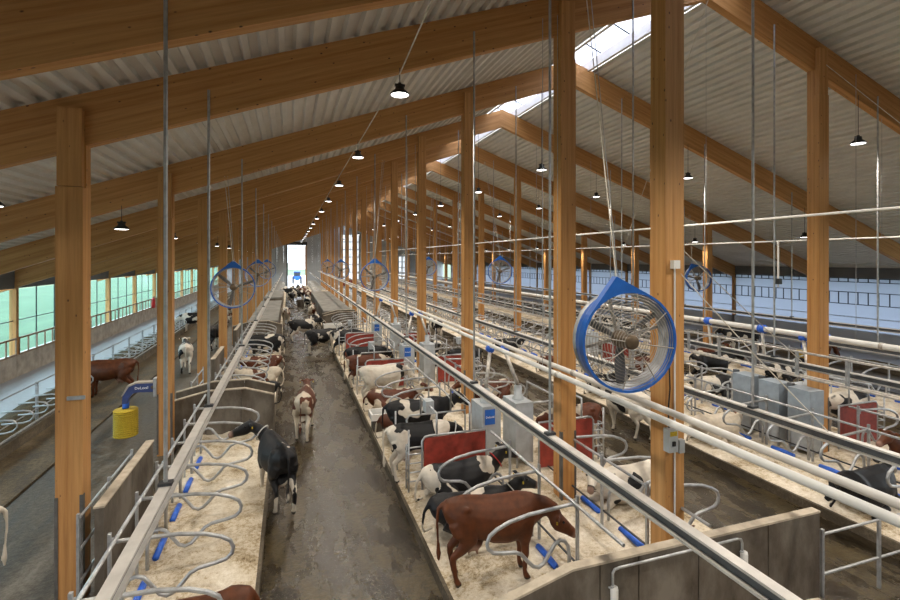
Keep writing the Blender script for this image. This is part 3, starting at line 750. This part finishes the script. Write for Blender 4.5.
# ------------------------------------------------------------------ fans
RF = .66
def fan_protos():
    P = {}
    n = 40; out, inn = [], []
    RO = RF+.032; ap = 1.31*RO
    for j in range(n):
        th = 2*math.pi*j/n + math.pi/2
        inn.append((RF*math.cos(th), RF*math.sin(th)))
        # teardrop: circle + tangents to an apex
        ang = abs((th - math.pi/2 + math.pi) % (2*math.pi) - math.pi)
        at = math.acos(RO/ap)
        if ang < at:
            r = RO/math.cos(at-ang) if ang < at else RO
            r = min(r, ap)
        else: r = RO
        out.append((r*math.cos(th), r*math.sin(th)))
    q = MB()
    for y in (-.06, .06):
        for p in out: q.v.append((p[0], y, p[1]))
        for p in inn: q.v.append((p[0], y, p[1]))
    for j in range(n):
        j2 = (j+1) % n; o0, i0, o1, i1 = j, n+j, 2*n+j, 3*n+j; o0b, i0b, o1b, i1b = j2, n+j2, 2*n+j2, 3*n+j2
        q.f += [(o0, o0b, i0b, i0)[::-1], (o1, o1b, i1b, i1), (o0, o0b, o1b, o1), (i0, i1, i1b, i0b)]
    P['shroud'] = q.mesh('shroud', M['blue'])
    P['barrel'] = MB().lathe([(RF+.015, .06), (RF-.02, .16), (RF-.03, .26), (RF+.0, .30), (RF+.01, .30), (RF-.01, .26), (RF-.005, .16), (RF+.022, .06)], 36, 'y').mesh('barrel', M['barrel'], True)
    P['barrel_skin'] = MB().lathe([(RF+.03, .06), (RF+.012, .16), (RF+.012, .20)], 36, 'y').mesh('barrel_skin', M['blue'], True)
    q = MB()
    for k in range(1, 17):
        rr = RF*k/16.5
        yy = -.05-.07*(1-(rr/RF)**2)
        q.tube([(rr*math.cos(2*math.pi*i/28), yy, rr*math.sin(2*math.pi*i/28)) for i in range(28)], .0045, 3, closed=True)
    for i in range(8):
        th = 2*math.pi*(i+.5)/8; q.tube([(rr*math.cos(th), -.055-.07*(1-(rr/RF)**2), rr*math.sin(th)) for rr in (.12, .3, .5, RF)], .008, 4)
    P['guard'] = q.mesh('guard', M['grille'])
    q = MB(); q.lathe([(.0,-.13),(.08,-.13),(.09,-.12),(.10,-.1),(.10,.1),(.12,.12),(.12,.24),(.0,.26)], 20, 'y'); P['motor_hub'] = q.mesh('motor_hub', M['bronze'], True)
    q = MB(); q.box(-.02,.02,.26,.29,-RF,RF).box(-RF,RF,.26,.29,-.02,.02); P['motor_bracket'] = q.mesh('motor_bracket', M['steel_dull'])
    q = MB()
    for i in range(6):
        r = .1+.54*i/5; tw = R(50-24*i/5); wd = .045+.025*math.sin(math.pi*i/5)
        for s in (-1, 1): q.v.append((s*wd*math.cos(tw), .22+s*wd*math.sin(tw), r))
        for s in (1, -1): q.v.append((s*wd*math.cos(tw), .235+s*wd*math.sin(tw), r))
    for i in range(5):
        for j in range(4): q.f.append((i*4+j, i*4+(j+1) % 4, i*4+4+(j+1) % 4, i*4+4+j))
    q.f += [(3,2,1,0), (20,21,22,23)]
    P['blade'] = q.mesh('blade', M['blade'], True)
    return P, ap
FP, AP = fan_protos()
def fan(x, y, z, label, rz=0, roll=0, k_=1.0):
    t = thing('barn_fan', label, 'fan', (x, y, z), rz, 'blue teardrop fans')
    body = bpy.data.objects
    for k in ('shroud', 'barrel', 'barrel_skin', 'guard', 'motor_hub', 'motor_bracket'):
        hub = link(k, FP[k], t, (0,0,0), (0, roll, 0)) if k == 'motor_hub' else (link(k, FP[k], t, (0,0,0), (0, roll, 0)) and hub if k == 'motor_bracket' else link(k, FP[k], t, (0,0,0), (0, roll, 0)))
    for i in range(3): link('blade', FP['blade'], hub, (0,0,0), (0, 2*math.pi*i/3+3.35, 0))
    yf = min(FR, key=lambda q_: abs(q_-y)); dv = Matrix.Rotation(-rz, 3, 'Z') @ Vector((0, yf-y, 0)); zr = zlow(x) - z + .1
    hx = math.sin(roll)*(AP-.08); hz = math.cos(roll)*(AP-.08)
    MB().tube([(hx, -.03, hz), (dv.x+.02, dv.y, zr)], .009, 4).build('suspension_cord', M['rope'], t)
    MB().tube([(hx+.12, .0, hz-.1), (hx+.02, 0, hz+.15), (dv.x+.1, dv.y, zr)], .007, 4).build('suspension_cord', M['steel'], t)
    t.scale = (k_,)*3
    return t
FANS = [(4.06, 5.05, 4.36, 'large blue fan hanging in the right foreground', R(-8), R(-13), .93),
        (3.86, 23.0, 4.55, 'blue fan over the middle of the stalls right of centre alley', 0),
        (3.9, 39.5, 4.5, 'small blue fan, second beyond the near post right of centre alley', 0),
        (3.75, 52, 4.5, 'smallest blue fan over the stalls right of centre alley', 0),
        (-1.8, 17.5, 4.45, 'blue fan nearest the camera over the left stall row', 0),
        (-1.75, 29.6, 4.5, 'second blue fan over the left stall row', 0),
        (-1.75, 41, 4.5, 'farthest blue fan over the left stall row', 0),
        (11.2, 24.7, 4.7, 'blue fan in the middle distance past the second alley', R(-14)),
        (11.4, 40, 4.7, 'small distant blue fan past the second alley', 0),
        (19.6, 31.5, 4.9, 'blue fan half hidden behind the hanging rod near right wall', R(-10)),
        (21.0, 20.4, 4.35, 'dark blue fan turned aside before the right side windows', R(-16), R(-28))]
for f_ in FANS: fan(*f_)
# cords slung across the right part
CORDS = [((9.7, 9.0, 12.0), (9.9, 12.6, 5.6), 'long slack white cord slanting down right of the thick post'),
         ((13.6, 9.0, 10.6), (14.4, 6.2, 6.9), 'white cord slanting down past the tall right post'),
         ((5.78, 6.0, 5.6), (11.85, 8.4, 2.9), 'upper white cord stretched from thick post to the pipe rack'),
         ((5.78, 6.0, 5.2), (7.45, 4.9, 2.88), 'lower white cord stretched from thick post to the hung rail')]
for a, b_, lb in CORDS: line('cord', lb, 'cord', [a, tuple((p+q_)/2 - (.03 if i == 2 else 0) for i, (p, q_) in enumerate(zip(a, b_))), b_], .008, 'rope')
# fire extinguisher on left wall
t = thing('fire_extinguisher', 'red fire extinguisher on the left side wall', 'extinguisher', (XL+.32, 49.5, 1.0))
MB().lathe([(0,0),(.16,0),(.16,.75),(.1,.88),(.04,.92),(0,.92)], 14).build('cylinder', M['redfire'], t, smooth=True); MB().box(-.04,.12,-.03,.03,.92,1.02).build('handle', M['black'], t)
# tractor outside the far door
t = thing('tractor', 'blue tractor standing outside the far end door', 'tractor', (1.5, 112, -.11))
for sx in (-1, 1):
    for r_, yy, wd in ((.85, 1.6, .45), (.55, -.8, .32)):
        MB().lathe([(.25, -wd/2), (r_*.6, -wd/2), (r_, -wd/2+.06), (r_, wd/2-.06), (r_*.6, wd/2), (.25, wd/2)], 20, 'x', (sx*.85, yy, r_)).build('wheel', M['black'], t, smooth=True)
MB().box(-.42,.42,-1.6,.6,.8,1.55).build('bonnet', M['blue'], t); MB().box(-.7,.7,.6,2.2,1.0,1.7).build('cab_base', M['blue'], t)
MB().box(-.68,.68,.65,2.1,1.7,2.55).build('cab_glass', M['dark'], t); MB().box(-.75,.75,.55,2.2,2.55,2.75).build('cab_roof', M['blue'], t)
# ------------------------------------------------------------------ cows
def loft_dir(mb, base, d, secs, up=Vector((0,0,1)), n=14):
    "elliptic rings along direction d; secs (t, half width, half height, drop)"
    d = d.normalized(); side = d.cross(up).normalized(); u2 = side.cross(d).normalized()
    k = len(mb.v)
    for t, hw, hh, dz in secs:
        c = base + d*t + u2*dz
        for j in range(n):
            th = 2*math.pi*j/n; mb.v.append(tuple(c + side*(hw*math.cos(th)) + u2*(hh*math.sin(th))))
    m_ = len(secs)
    for i in range(m_-1):
        for j in range(n): j2 = (j+1) % n; mb.f.append((k+i*n+j, k+i*n+j2, k+(i+1)*n+j2, k+(i+1)*n+j))
    mb.f.append(tuple(k+j for j in range(n))[::-1]); mb.f.append(tuple(k+(m_-1)*n+j for j in range(n)))
def cow_proto(name, pose, neck, head_dir, vox=.026, legshift=(0,0,0,0)):
    "neck: list of (x,y,z,half width,half height) from shoulder to poll; head_dir: from poll to muzzle. Origin at the feet, +x forward."
    mb = MB(); dz = 0
    lie = pose == 'lie'
    S = [(-.86,1.26,.07,.07),(-.80,1.21,.17,.18),(-.66,1.15,.255,.27),(-.52,1.12,.295,.31),(-.32,1.06,.268,.335),(0,1.01,.335,.39),(.25,1.0,.335,.40),(.45,1.02,.30,.39),(.62,1.07,.235,.35),(.76,1.12,.17,.26),(.86,1.14,.10,.15)]
    if lie:
        dz = -.60
        S = [(x, z+dz + (.03 if x < -.4 else 0), hw*1.13, hh*(1.0 if x < .6 else .95)) for x, z, hw, hh in S]
    mb2 = [(Vector((x,0,z)), hw, hh) for x, z, hw, hh in S]
    k = len(mb.v); n = 18
    for c, hw, hh in mb2:
        for j in range(n):
            th = 2*math.pi*j/n; cy, cz = math.cos(th), math.sin(th)
            w_ = hw*(1 if cz < 0 else (1-.18*cz*cz))          # narrower backline
            mb.v.append((c.x, w_*cy, max(c.z + hh*cz, .02 if lie else -1)))
    for i in range(len(mb2)-1):
        for j in range(n): j2 = (j+1) % n; mb.f.append((k+i*n+j, k+i*n+j2, k+(i+1)*n+j2, k+(i+1)*n+j))
    mb.f.append(tuple(k+j for j in range(n))[::-1]); mb.f.append(tuple(k+(len(mb2)-1)*n+j for j in range(n)))
    # hip bones and backbone
    for sy in (-1, 1): mb.ball((-.50, sy*.205, 1.29+dz), .09, .06, .06); mb.ball((-.80, sy*.12, 1.25+dz), .06, .05, .06)
    mb.tube([(-.8,0,1.35+dz),(-.5,0,1.40+dz),(0,0,1.365+dz),(.45,0,1.395+dz),(.7,0,1.36+dz)], [.05,.06,.055,.06,.05], 8)
    mb.tube([(x,y,z) for x,y,z,_,_ in neck], [(h,w_) for *_,w_,h in neck], 14)
    hd = Vector(head_dir).normalized(); p0 = Vector(neck[-1][:3])
    hb = p0 - hd*.08
    loft_dir(mb, hb, hd, [(-.04,.05,.06,.0),(.0,.095,.105,0),(.08,.118,.135,-.02),(.18,.115,.145,-.035),(.28,.092,.125,-.03),(.38,.075,.10,-.02),(.47,.078,.085,-.015),(.53,.07,.07,-.015),(.56,.04,.045,-.015)])
    up = Vector((0,0,1)); side = hd.cross(up).normalized()
    u2 = side.cross(hd).normalized()
    for s in (-1, 1):
        a = hb + hd*.05 + side*(s*.09) + u2*.05
        mb.tube([tuple(a), tuple(a+side*(s*.09)-hd*.02), tuple(a+side*(s*.19)-hd*.05-u2*.03)], [(.03,.025),(.055,.022),(.015,.012)], 8)
    # tail
    if not lie: mb.tube([(-.84,0,1.33),(-.93,0,1.25),(-.95,0,1.0),(-.93,.02,.7),(-.92,.02,.48),(-.92,.02,.36)], [.045,.035,.026,.024,.045,.02], 8)
    else: mb.tube([(-.84,0,.74),(-.95,.03,.55),(-.98,.08,.25),(-.9,.2,.07),(-.7,.3,.05)], [.045,.035,.028,.03,.03], 8)
    udder = []
    if not lie:
        f1, f2, h1, h2 = legshift
        for sy, sf, sh in ((-1, f1, h1), (1, f2, h2)):
            mb.tube([(.56,sy*.15,1.05),(.52,sy*.19,.80),(.53+sf*.4,sy*.17,.62),(.545+sf*.75,sy*.165,.45),(.54+sf*.9,sy*.165,.36),(.53+sf,sy*.165,.16),(.55+sf,sy*.165,.10),(.585+sf,sy*.165,.02)],
                    [(.17,.10),(.14,.095),(.08,.07),(.066,.06),(.048,.044),(.042,.04),(.05,.047),(.062,.056)], 10)
            mb.tube([(-.56,sy*.15,1.10),(-.50,sy*.19,.92),(-.44+sh*.3,sy*.19,.76),(-.56+sh*.5,sy*.175,.62),(-.70+sh*.8,sy*.165,.50),(-.70+sh*.9,sy*.165,.40),(-.66+sh,sy*.165,.16),(-.64+sh,sy*.165,.10),(-.60+sh,sy*.165,.02)],
                    [(.24,.13),(.22,.125),(.155,.10),(.10,.07),(.068,.05),(.055,.045),(.042,.04),(.05,.047),(.062,.056)], 10)
        mb.ball((-.36, 0, .64), .21, .15, .14)
        for a in (-.27, -.42):
            for sy in (-1, 1): mb.tube([(a, sy*.06, .54), (a, sy*.065, .45)], [.024,.017], 6)
    else:
        for sy in (-1, 1):                                      # folded forelegs
            mb.tube([(.55,sy*.17,.42),(.50,sy*.24,.24),(.72,sy*.24,.12),(.84,sy*.22,.09),(.72,sy*.17,.06),(.56,sy*.15,.06)], [.13,.105,.075,.066,.05,.05], 10)
        for sy, ln in ((1, 1), (-1, .6)):                       # hind legs drawn forward
            mb.tube([(-.55,sy*.2,.45),(-.30,sy*.36,.30),(-.16,sy*.42,.17),(-.42,sy*.45,.09),(-.60,sy*.43,.08),(-.35,sy*.50*(.8+.2*ln),.06),(-.14,sy*.52*(.8+.2*ln),.055),(-.05,sy*.52*(.8+.2*ln),.05)], [.22,.17,.12,.09,.07,.05,.055,.05], 10)
    me0 = mb.mesh('tmp'); bm = bmesh.new(); bm.from_mesh(me0); bmesh.ops.recalc_face_normals(bm, faces=bm.faces); bm.to_mesh(me0); bm.free()
    o = bpy.data.objects.new('tmp', me0); col.objects.link(o)
    md = o.modifiers.new('r', 'REMESH'); md.mode = 'VOXEL'; md.voxel_size = vox; md.adaptivity = 0
    ms = o.modifiers.new('s', 'SMOOTH'); ms.factor = .5; ms.iterations = 3
    dg = bpy.context.evaluated_depsgraph_get(); me = bpy.data.meshes.new_from_object(o.evaluated_get(dg)); me.name = name
    bpy.data.objects.remove(o); bpy.data.meshes.remove(me0)
    me.materials.clear(); me.materials.append(M['bw'])
    me.polygons.foreach_set('use_smooth', [True]*len(me.polygons))
    at = me.color_attributes.new('zone', 'FLOAT_COLOR', 'POINT')
    muz = hb + hd*.54
    for i, v in enumerate(me.vertices):
        p = v.co; pink = max(0, min(1, (.13-(p-muz).length)/.05))
        if not lie:
            pink = max(pink, max(0, min(1, (.19-(p-Vector((-.36,0,.57))).length)/.05)))
            hoof = 1.0 if p.z < .075 else 0
            wh = max(0, min(1, (.72-p.z)/.3)) + max(0, .6-abs(p.z-.68)*4)*.4
            if (p - (hb+hd*.28)).length < .4 and (p-hb).dot(hd) > .05 and abs((p-hb).dot(side)) < .04: wh = .8
            if p.x < -.88 and p.z < .6: wh = 1
        else:
            hoof = 0; wh = max(0, min(1, (.22-p.z)/.15))*.8
        at.data[i].color = (pink*.8, hoof, min(1, wh)+60, 1)
    eyes = [tuple(hb+hd*.17+side*(s*.108)+u2*.045) for s in (-1, 1)]
    nk = neck[len(neck)//2]; a, b_ = Vector(neck[len(neck)//2-1][:3]), Vector(neck[len(neck)//2+1][:3])
    t = (b_-a).normalized(); upv = Vector((0,0,1)); sd = t.cross(upv).normalized(); uu = sd.cross(t)
    ring = [tuple(Vector(nk[:3]) + sd*((nk[3]+.02)*math.cos(2*math.pi*i/20)) + uu*((nk[4]+.02)*math.sin(2*math.pi*i/20))) for i in range(20)]
    cm = MB().tube(ring, [(.012,.028)]*20, 6, closed=True).mesh('collar')
    em = [MB().ball(e, .022, .022, .022, 8, 6).mesh('eye', M['eye'], True) for e in eyes]
    tg = []
    for s in (-1, 1):
        c = hb + hd*.05 + side*(s*.21) - hd*.03 + u2*.0
        tg.append(MB().box(c.x-.012, c.x+.012, c.y-.012, c.y+.012, c.z-.045, c.z+.0).mesh('ear_tag', M['yellow']))
    return dict(me=me, collar=cm, eyes=em, tags=tg)
NS = [(.62,0,1.10,.17,.30),(.80,0,1.17,.14,.24),(.96,0,1.25,.115,.18),(1.10,0,1.33,.10,.145),(1.20,0,1.38,.09,.12)]
def bend(n, dx, dy, dz_): return [(x + dx*t*t, y + dy*t*t, z + dz_*t*t, a, b_) for (x,y,z,a,b_), t in zip(n, [i/(len(n)-1) for i in range(len(n))])]
PR = {
 'stand': cow_proto('cow_stand', 'stand', NS, (1,0,-.75)),
 'walk': cow_proto('cow_walk', 'stand', bend(NS, 0, .06, -.02), (1,.1,-.6), legshift=(.16,-.14,-.12,.15)),
 'low': cow_proto('cow_low', 'stand', bend(NS, -.06, -.05, -.44), (1,-.1,-.85), .022),
 'left': cow_proto('cow_left', 'stand', bend(NS, -.10, .34, .06), (.15,1,-.38), .022, (0,.06,-.08,.1)),
 'eat': cow_proto('cow_eat', 'stand', bend(NS, .16, 0, -.75), (.8,0,-1)),
 'lie': cow_proto('cow_lie', 'lie', [(x,y,z-.60,a,b_) for x,y,z,a,b_ in bend(NS, -.06, 0, .1)], (1,0,-.5), .024),
 'lie_left': cow_proto('cow_lie_left', 'lie', [(x,y,z-.60,a,b_) for x,y,z,a,b_ in bend(NS, -.12, .18, .06)], (.65,.75,-.5), .024),
 'lie_right': cow_proto('cow_lie_right', 'lie', [(x,y,z-.60,a,b_) for x,y,z,a,b_ in bend(NS, -.12, -.18, .04)], (.65,-.75,-.5), .024),
}
BLOBS = {
 'white-rumped black cow lying against the red board': [((-.8,0,.45),.42,9),((-.05,0,.45),.48,-9),((.55,0,.6),.27,9),((-.72,-.12,.72),.10,-14),((-.66,-.3,.4),.13,-14),((1.1,0,.85),.35,-9),((.35,-.1,.7),.1,-9)],
 'black and white cow lying just behind the standing red-brown cow': [((-.5,0,.5),.55,-9),((.42,0,.5),.14,9),((1,0,.7),.5,-9)],
 'white and black cow standing in the nearest feed station': [((-.75,0,1.0),.42,9),((-.72,-.2,.95),.1,-14),((-.9,-.15,1.2),.08,-14),((.0,0,1.2),.4,-9),((.58,0,1.2),.27,9),((1.0,0,1.25),.3,-9)],
 'black cow with white legs in the alley, head turned left': [((0,0,1.25),1.1,-5),((-.45,-.02,1.40),.07,16),((-.62,-.08,1.38),.06,16),((.6,0,.55),.3,9),((-.55,-.15,.5),.25,9)],
 'mostly white cow with black neck before second feed station': [((-.3,0,1.1),.7,8),((.5,0,1.1),.2,-12),((.95,0,1.3),.2,9)],
 'white and black cow walking in the second alley below the fan': [((-.5,0,1.1),.5,6),((.5,0,1.1),.3,-8),((1.1,0,1.2),.35,7)],
 'white cow with brown head lying past the second alley': [((-.2,0,.5),.9,9),((1.0,.3,.8),.35,-12)],
 'white-rumped cow cut off by the left picture edge': [((-.7,0,1.0),.6,9)],
 'black haltered cow lying beneath the white feed pipes': [((0,0,.5),1.6,-6)],
 'black and white cow lying behind the thick post, face to camera': [((-.3,0,.5),.6,8),((-.75,.1,.6),.16,-14),((-.45,-.1,.78),.16,-14),((.02,.3,.62),.22,-14),((1.0,.5,.72),.16,-14),((.85,.6,.72),.12,-14)],
 'red and white cow walking away up the centre alley': [((-.7,0,1.2),.2,9),((-.5,.25,1.1),.25,-10),((-.5,-.25,1.1),.25,-10),((-.9,0,.9),.12,-9),((.1,0,1.3),.35,-7)],
}
def blobbed(me, bl):
    me = me.copy(); at = me.color_attributes['zone'].data
    for i, v in enumerate(me.vertices):
        p = v.co + Vector((noise.noise(v.co*5), noise.noise(v.co*5+Vector((9,0,0))), noise.noise(v.co*5+Vector((0,9,0)))))*.07
        add = 0
        for c, r_, k in bl: add += k*max(0, min(1, (r_-(p-Vector(c)).length)/.04))
        cc = at[i].color; at[i].color = (cc[0], cc[1], cc[2]+add, 1)
    return me
def cow(pose, x, y, z, head, coatk, seed, label, bias=0.0, scale=1.0, parts=True, collar=None):
    P = PR[pose]; o = link('cow', blobbed(P['me'], BLOBS[label]) if label in BLOBS else P['me'], None, (x, y, z), (0, 0, R(head)))
    o.scale = (scale,)*3; o.material_slots[0].link = 'OBJECT'; o.material_slots[0].material = M[coatk]
    o['coat_seed'] = float(seed); o['coat_bias'] = float(bias); tag(o, label, 'cow', 'dairy cows')
    if parts:
        for e in P['eyes']: link('eye', e, o)
        for e in P['tags']: link('ear_tag', e, o)
        if collar:
            c = link('collar', P['collar'], o); c.data = P['collar'].copy() if not P['collar'].materials else P['collar']
            c.data.materials.clear(); c.data.materials.append(M[collar])
    return o
B = .22
COWS = [
 # near, right of the centre alley
 ('low', 3.12, 7.2, B, -9, 'brown', 3, 'glossy red-brown cow standing in the nearest stall beside the concrete partition', -.2, .95, None),
 ('lie', 3.25, 8.54, B, 2, 'bw', 11.3, 'black and white cow lying just behind the standing red-brown cow', .0, 0.95, 'white'),
 ('lie', 3.45, 9.78, B, 8, 'bw', 24.6, 'white-rumped black cow lying against the red board', .0, 1.0, 'redfire'),
 ('low', 2.93, 11.1, 0.2, 0, 'bw', 5.1, 'white and black cow standing in the nearest feed station', .03, 0.92, 'white'),
 ('stand', 3.25, 12.55, B, 3, 'bw', 8.4, 'black cow with white neck standing behind the nearest feed station', -.02, 1.0, 'white'),
 ('lie', 3.23, 16.0, B, 0, 'rw', 2.2, 'red and white cow lying past the white water trough', .02, 0.95, None),
 ('lie_left', 3.2, 13.5, B, 0, 'rw', 6.7, 'light brown cow lying beside the white water trough', -.03, 0.93, None),
 ('low', 3.15, 17.25, B, 2, 'bw', 4.2, 'mostly white cow with black neck before second feed station', .13, 0.95, 'white'),
 ('low', 2.93, 19.6, 0.2, 0, 'rw', 12.5, 'red-brown cow standing inside the second feed station', -.04, 0.92, None),
 ('low', 3.12, 20.95, B, 0, 'bw', 13.5, 'black and white cow behind the second feed station', -.02, 0.97, None),
 ('lie', 3.23, 23.48, B, 0, 'rw', 15.5, 'red pied cow lying between the second and third feed stations', 0, 0.95, None),
 ('low', 2.93, 26.9, 0.2, 0, 'bw', 17.5, 'nearly black cow standing in the third feed station', -.08, 0.92, None),
 ('stand', 1.7, 28.2, 0, 10, 'bw', 16.2, 'black cow stepping from the alley by the third feed station', -.06, 1, None),
 # centre alley
 ('left', -0.28, 11.2, .06, 106, 'bw', 31.2, 'black cow with white legs in the alley, head turned left', -.10, 1, 'white'),
 ('walk', .42, 15.4, 0, 82, 'rw', 9.3, 'red and white cow walking away up the centre alley', .02, .98, None),
 ('stand', .75, 33.0, 0, 12, 'bw', 14.2, 'black and white cow standing crosswise in the centre alley', .0, 1.0, 'redfire'),
 ('stand', 1.75, 36.2, 0, 255, 'bw', 19.1, 'black cow at right edge of alley facing the crosswise cow', -.05, 1.0, None),
 ('stand', -.3, 40.5, .1, 275, 'rw', 21.7, 'pale cow with dark face by the left grey deck', .1, 1.0, None),
 ('stand', 1.8, 43.0, 0, 85, 'rw', 25.2, 'pale tan cow beside the long right grey deck', .04, 1.0, None),
 # left row
 ('lie', -1.22, 7.05, 0.22, 180, 'brown', 5, 'red-brown cow lying at the bottom edge in left stall row', -.2, 0.88, None),
 ('lie', -1.22, 18.38, B, 180, 'bw', 40.2, 'black and white cow lying just past the left crossover walls', -.02, 0.95, 'white'),
 ('lie', -1.15, 20.87, B, 180, 'rw', 41.7, 'white and brown cow lying in the left stall row', .1, 0.93, None),
 ('lie_left', -1.15, 23.36, B, 180, 'rw', 43.4, 'red pied cow lying further along the left stall row', .02, 0.93, None),
 ('low', -1.17, 25.85, B, 180, 'bw', 44.9, 'dark cow with its rump at the left alley edge', -.06, 0.97, None),
 ('lie', -1.15, 28.34, B, 180, 'bw', 47.1, 'black cow lying near the end of left stall row', -.05, 0.93, None),
 # left alley
 ('eat', -6.72, 22.25, 0, 180, 'brown', 8, 'dark red-brown cow feeding at the left feed fence', -.2, 1, None),
 ('walk', -4.75, 25.9, 0, 100, 'bw', 51.2, 'black and white cow walking away in the left alley', .02, 1.0, None),
 ('stand', -4.3, 31.8, 0, 70, 'bw', 53.4, 'nearly black cow standing behind the third left post', -.1, 1.0, None),
 ('eat', -6.72, 39.72, 0, 180, 'bw', 55.8, 'black and white cow feeding at the left fence far down', 0, 1, None),
 ('stand', -4.8, 45, 0, 95, 'rw', 57.8, 'red and white cow far down the left alley', 0, 1.0, None),
 ('stand', -5.34, 9.55, 0, 197, 'bw', 61.0, 'white-rumped cow cut off by the left picture edge', .14, 1.0, None),
 # middle double row, right half
 ('lie_left', 6.88, 8.54, B, 180, 'bw', 70.3, 'black and white cow lying behind the thick post, face to camera', .05, 0.95, None),
 ('lie_right', 7.1, 6.02, B, 180, 'brown', 73, 'red-brown cow back showing just above the foreground partition', -.2, 0.85, None),
 ('low', 7.18, 11.1, 0.2, 180, 'rw', 75.1, 'red cow with white patch in feed station behind the post', 0, 0.92, None),
 ('lie', 6.88, 16.0, B, 180, 'rw', 77.6, 'red pied cow lying before the second alley', 0, 0.95, None),
 ('low', 7.18, 19.6, 0.2, 180, 'bw', 79.4, 'nearly black cow in the second station before second alley', -.08, 0.92, None),
 ('lie', 6.88, 24.72, B, 180, 'bw', 81.7, 'black and white cow lying far along before the second alley', 0, 0.95, None),
 # second alley and beyond
 ('walk', 9.85, 12.3, 0, 97, 'bw', 83.8, 'white and black cow walking in the second alley below the fan', .08, 1.0, None),
 ('lie_left', 11.47, 10.54, B, 0, 'rw', 85.2, 'white cow with brown head lying past the second alley', .16, 0.95, None),
 ('lie_left', 11.47, 6.8, B, 4, 'bw', 87.5, 'black haltered cow lying beneath the white feed pipes', -.1, 0.95, 'rope'),
 ('lie', 15.1, 7.82, B, 180, 'brown', 89, 'brown cow lying before the red board at right edge', -.2, 0.95, None),
 ('low', 15.53, 9.7, 0.2, 180, 'bw', 91.4, 'white and black cow standing behind the far red board', .06, 0.92, None),
 ('stand', 17.0, 15.9, 0, -12, 'bw', 93.3, 'black cow with tan belly standing in the third alley', -.08, 1.0, None),
 ('lie', 11.47, 15.52, B, 0, 'bw', 95.3, 'black and white cow lying past second alley below the pipe rack', 0, 0.95, None),
 ('lie', 11.47, 19.25, B, 0, 'rw', 97.1, 'red pied cow lying past second alley further along', 0, 0.95, None),
 ('lie', 11.47, 24.23, B, 0, 'bw', 99.6, 'black cow lying far past the second alley', -.05, 0.95, None),
 ('stand', 9.3, 31, 0, 95, 'bw', 101.5, 'black and white cow far along the second alley', .03, 1.0, None),
 ('lie', 15.1, 14.05, B, 180, 'bw', 103.1, 'black and white cow lying before the third alley', .04, 0.95, None),
 ('lie', 15.1, 17.78, B, 180, 'rw', 105.2, 'red pied cow lying before the third alley', .05, 0.95, None),
 ('stand', 17.3, 22, 0, 100, 'rw', 107.7, 'tan and white cow walking in the third alley', .04, 1.0, None),
 ('lie', 19.75, 14.76, B, 0, 'bw', 109.9, 'black cow lying by the stall row nearest right wall', -.06, 0.95, None),
 ('lie', 19.75, 18.49, B, 0, 'rw', 111.2, 'red cow lying by the stall row nearest right wall', -.02, 0.95, None),
 ('low', 19.7, 25.96, B, 0, 'bw', 113.9, 'white and black cow standing by the right wall stalls', .05, 0.97, None),
 ('eat', 25.9, 17.5, 0, 2, 'brown', 115, 'brown cow feeding beside the distant yellow brush', -.2, 1.0, None),
 ('stand', 24.3, 20.5, 0, 150, 'bw', 117.3, 'black and white cow standing in the far right alley', 0, 1.0, None),
 ('stand', 24.8, 29, 0, 80, 'rw', 119.3, 'red pied cow standing deep in the far right alley', .02, 1.0, None),
]
for c in COWS: cow(c[0], c[1], c[2], c[3], c[4], c[5], c[6], c[7], c[8], c[9], parts=(c[2] < 30), collar=c[10])
FARC = [(.1,60,80,'bw','black cow left of the far alley trough'),(1.0,63.5,20,'bw','black cow in the far alley behind the trough'),(2.3,62,120,'rw','red cow right of the far alley trough'),
        (.2,69,170,'bw','black and white cow in the herd before the far door'),(1.7,70,60,'rw','brown cow in the herd before the far door'),(1.9,75,95,'rw','red cow at the right of the far herd'),
        (.3,74,80,'bw','dark cow at the left of the far herd'),(1.2,78,90,'bw','rearmost black cow of the far herd'),(1.7,53,85,'bw','black and white cow by the far end of right grey deck')]
for i, (x, y, h, ck, lb) in enumerate(FARC): cow('stand', x, y, 0, h, ck, 140+i*3.7, lb, -.02, 1, parts=False)
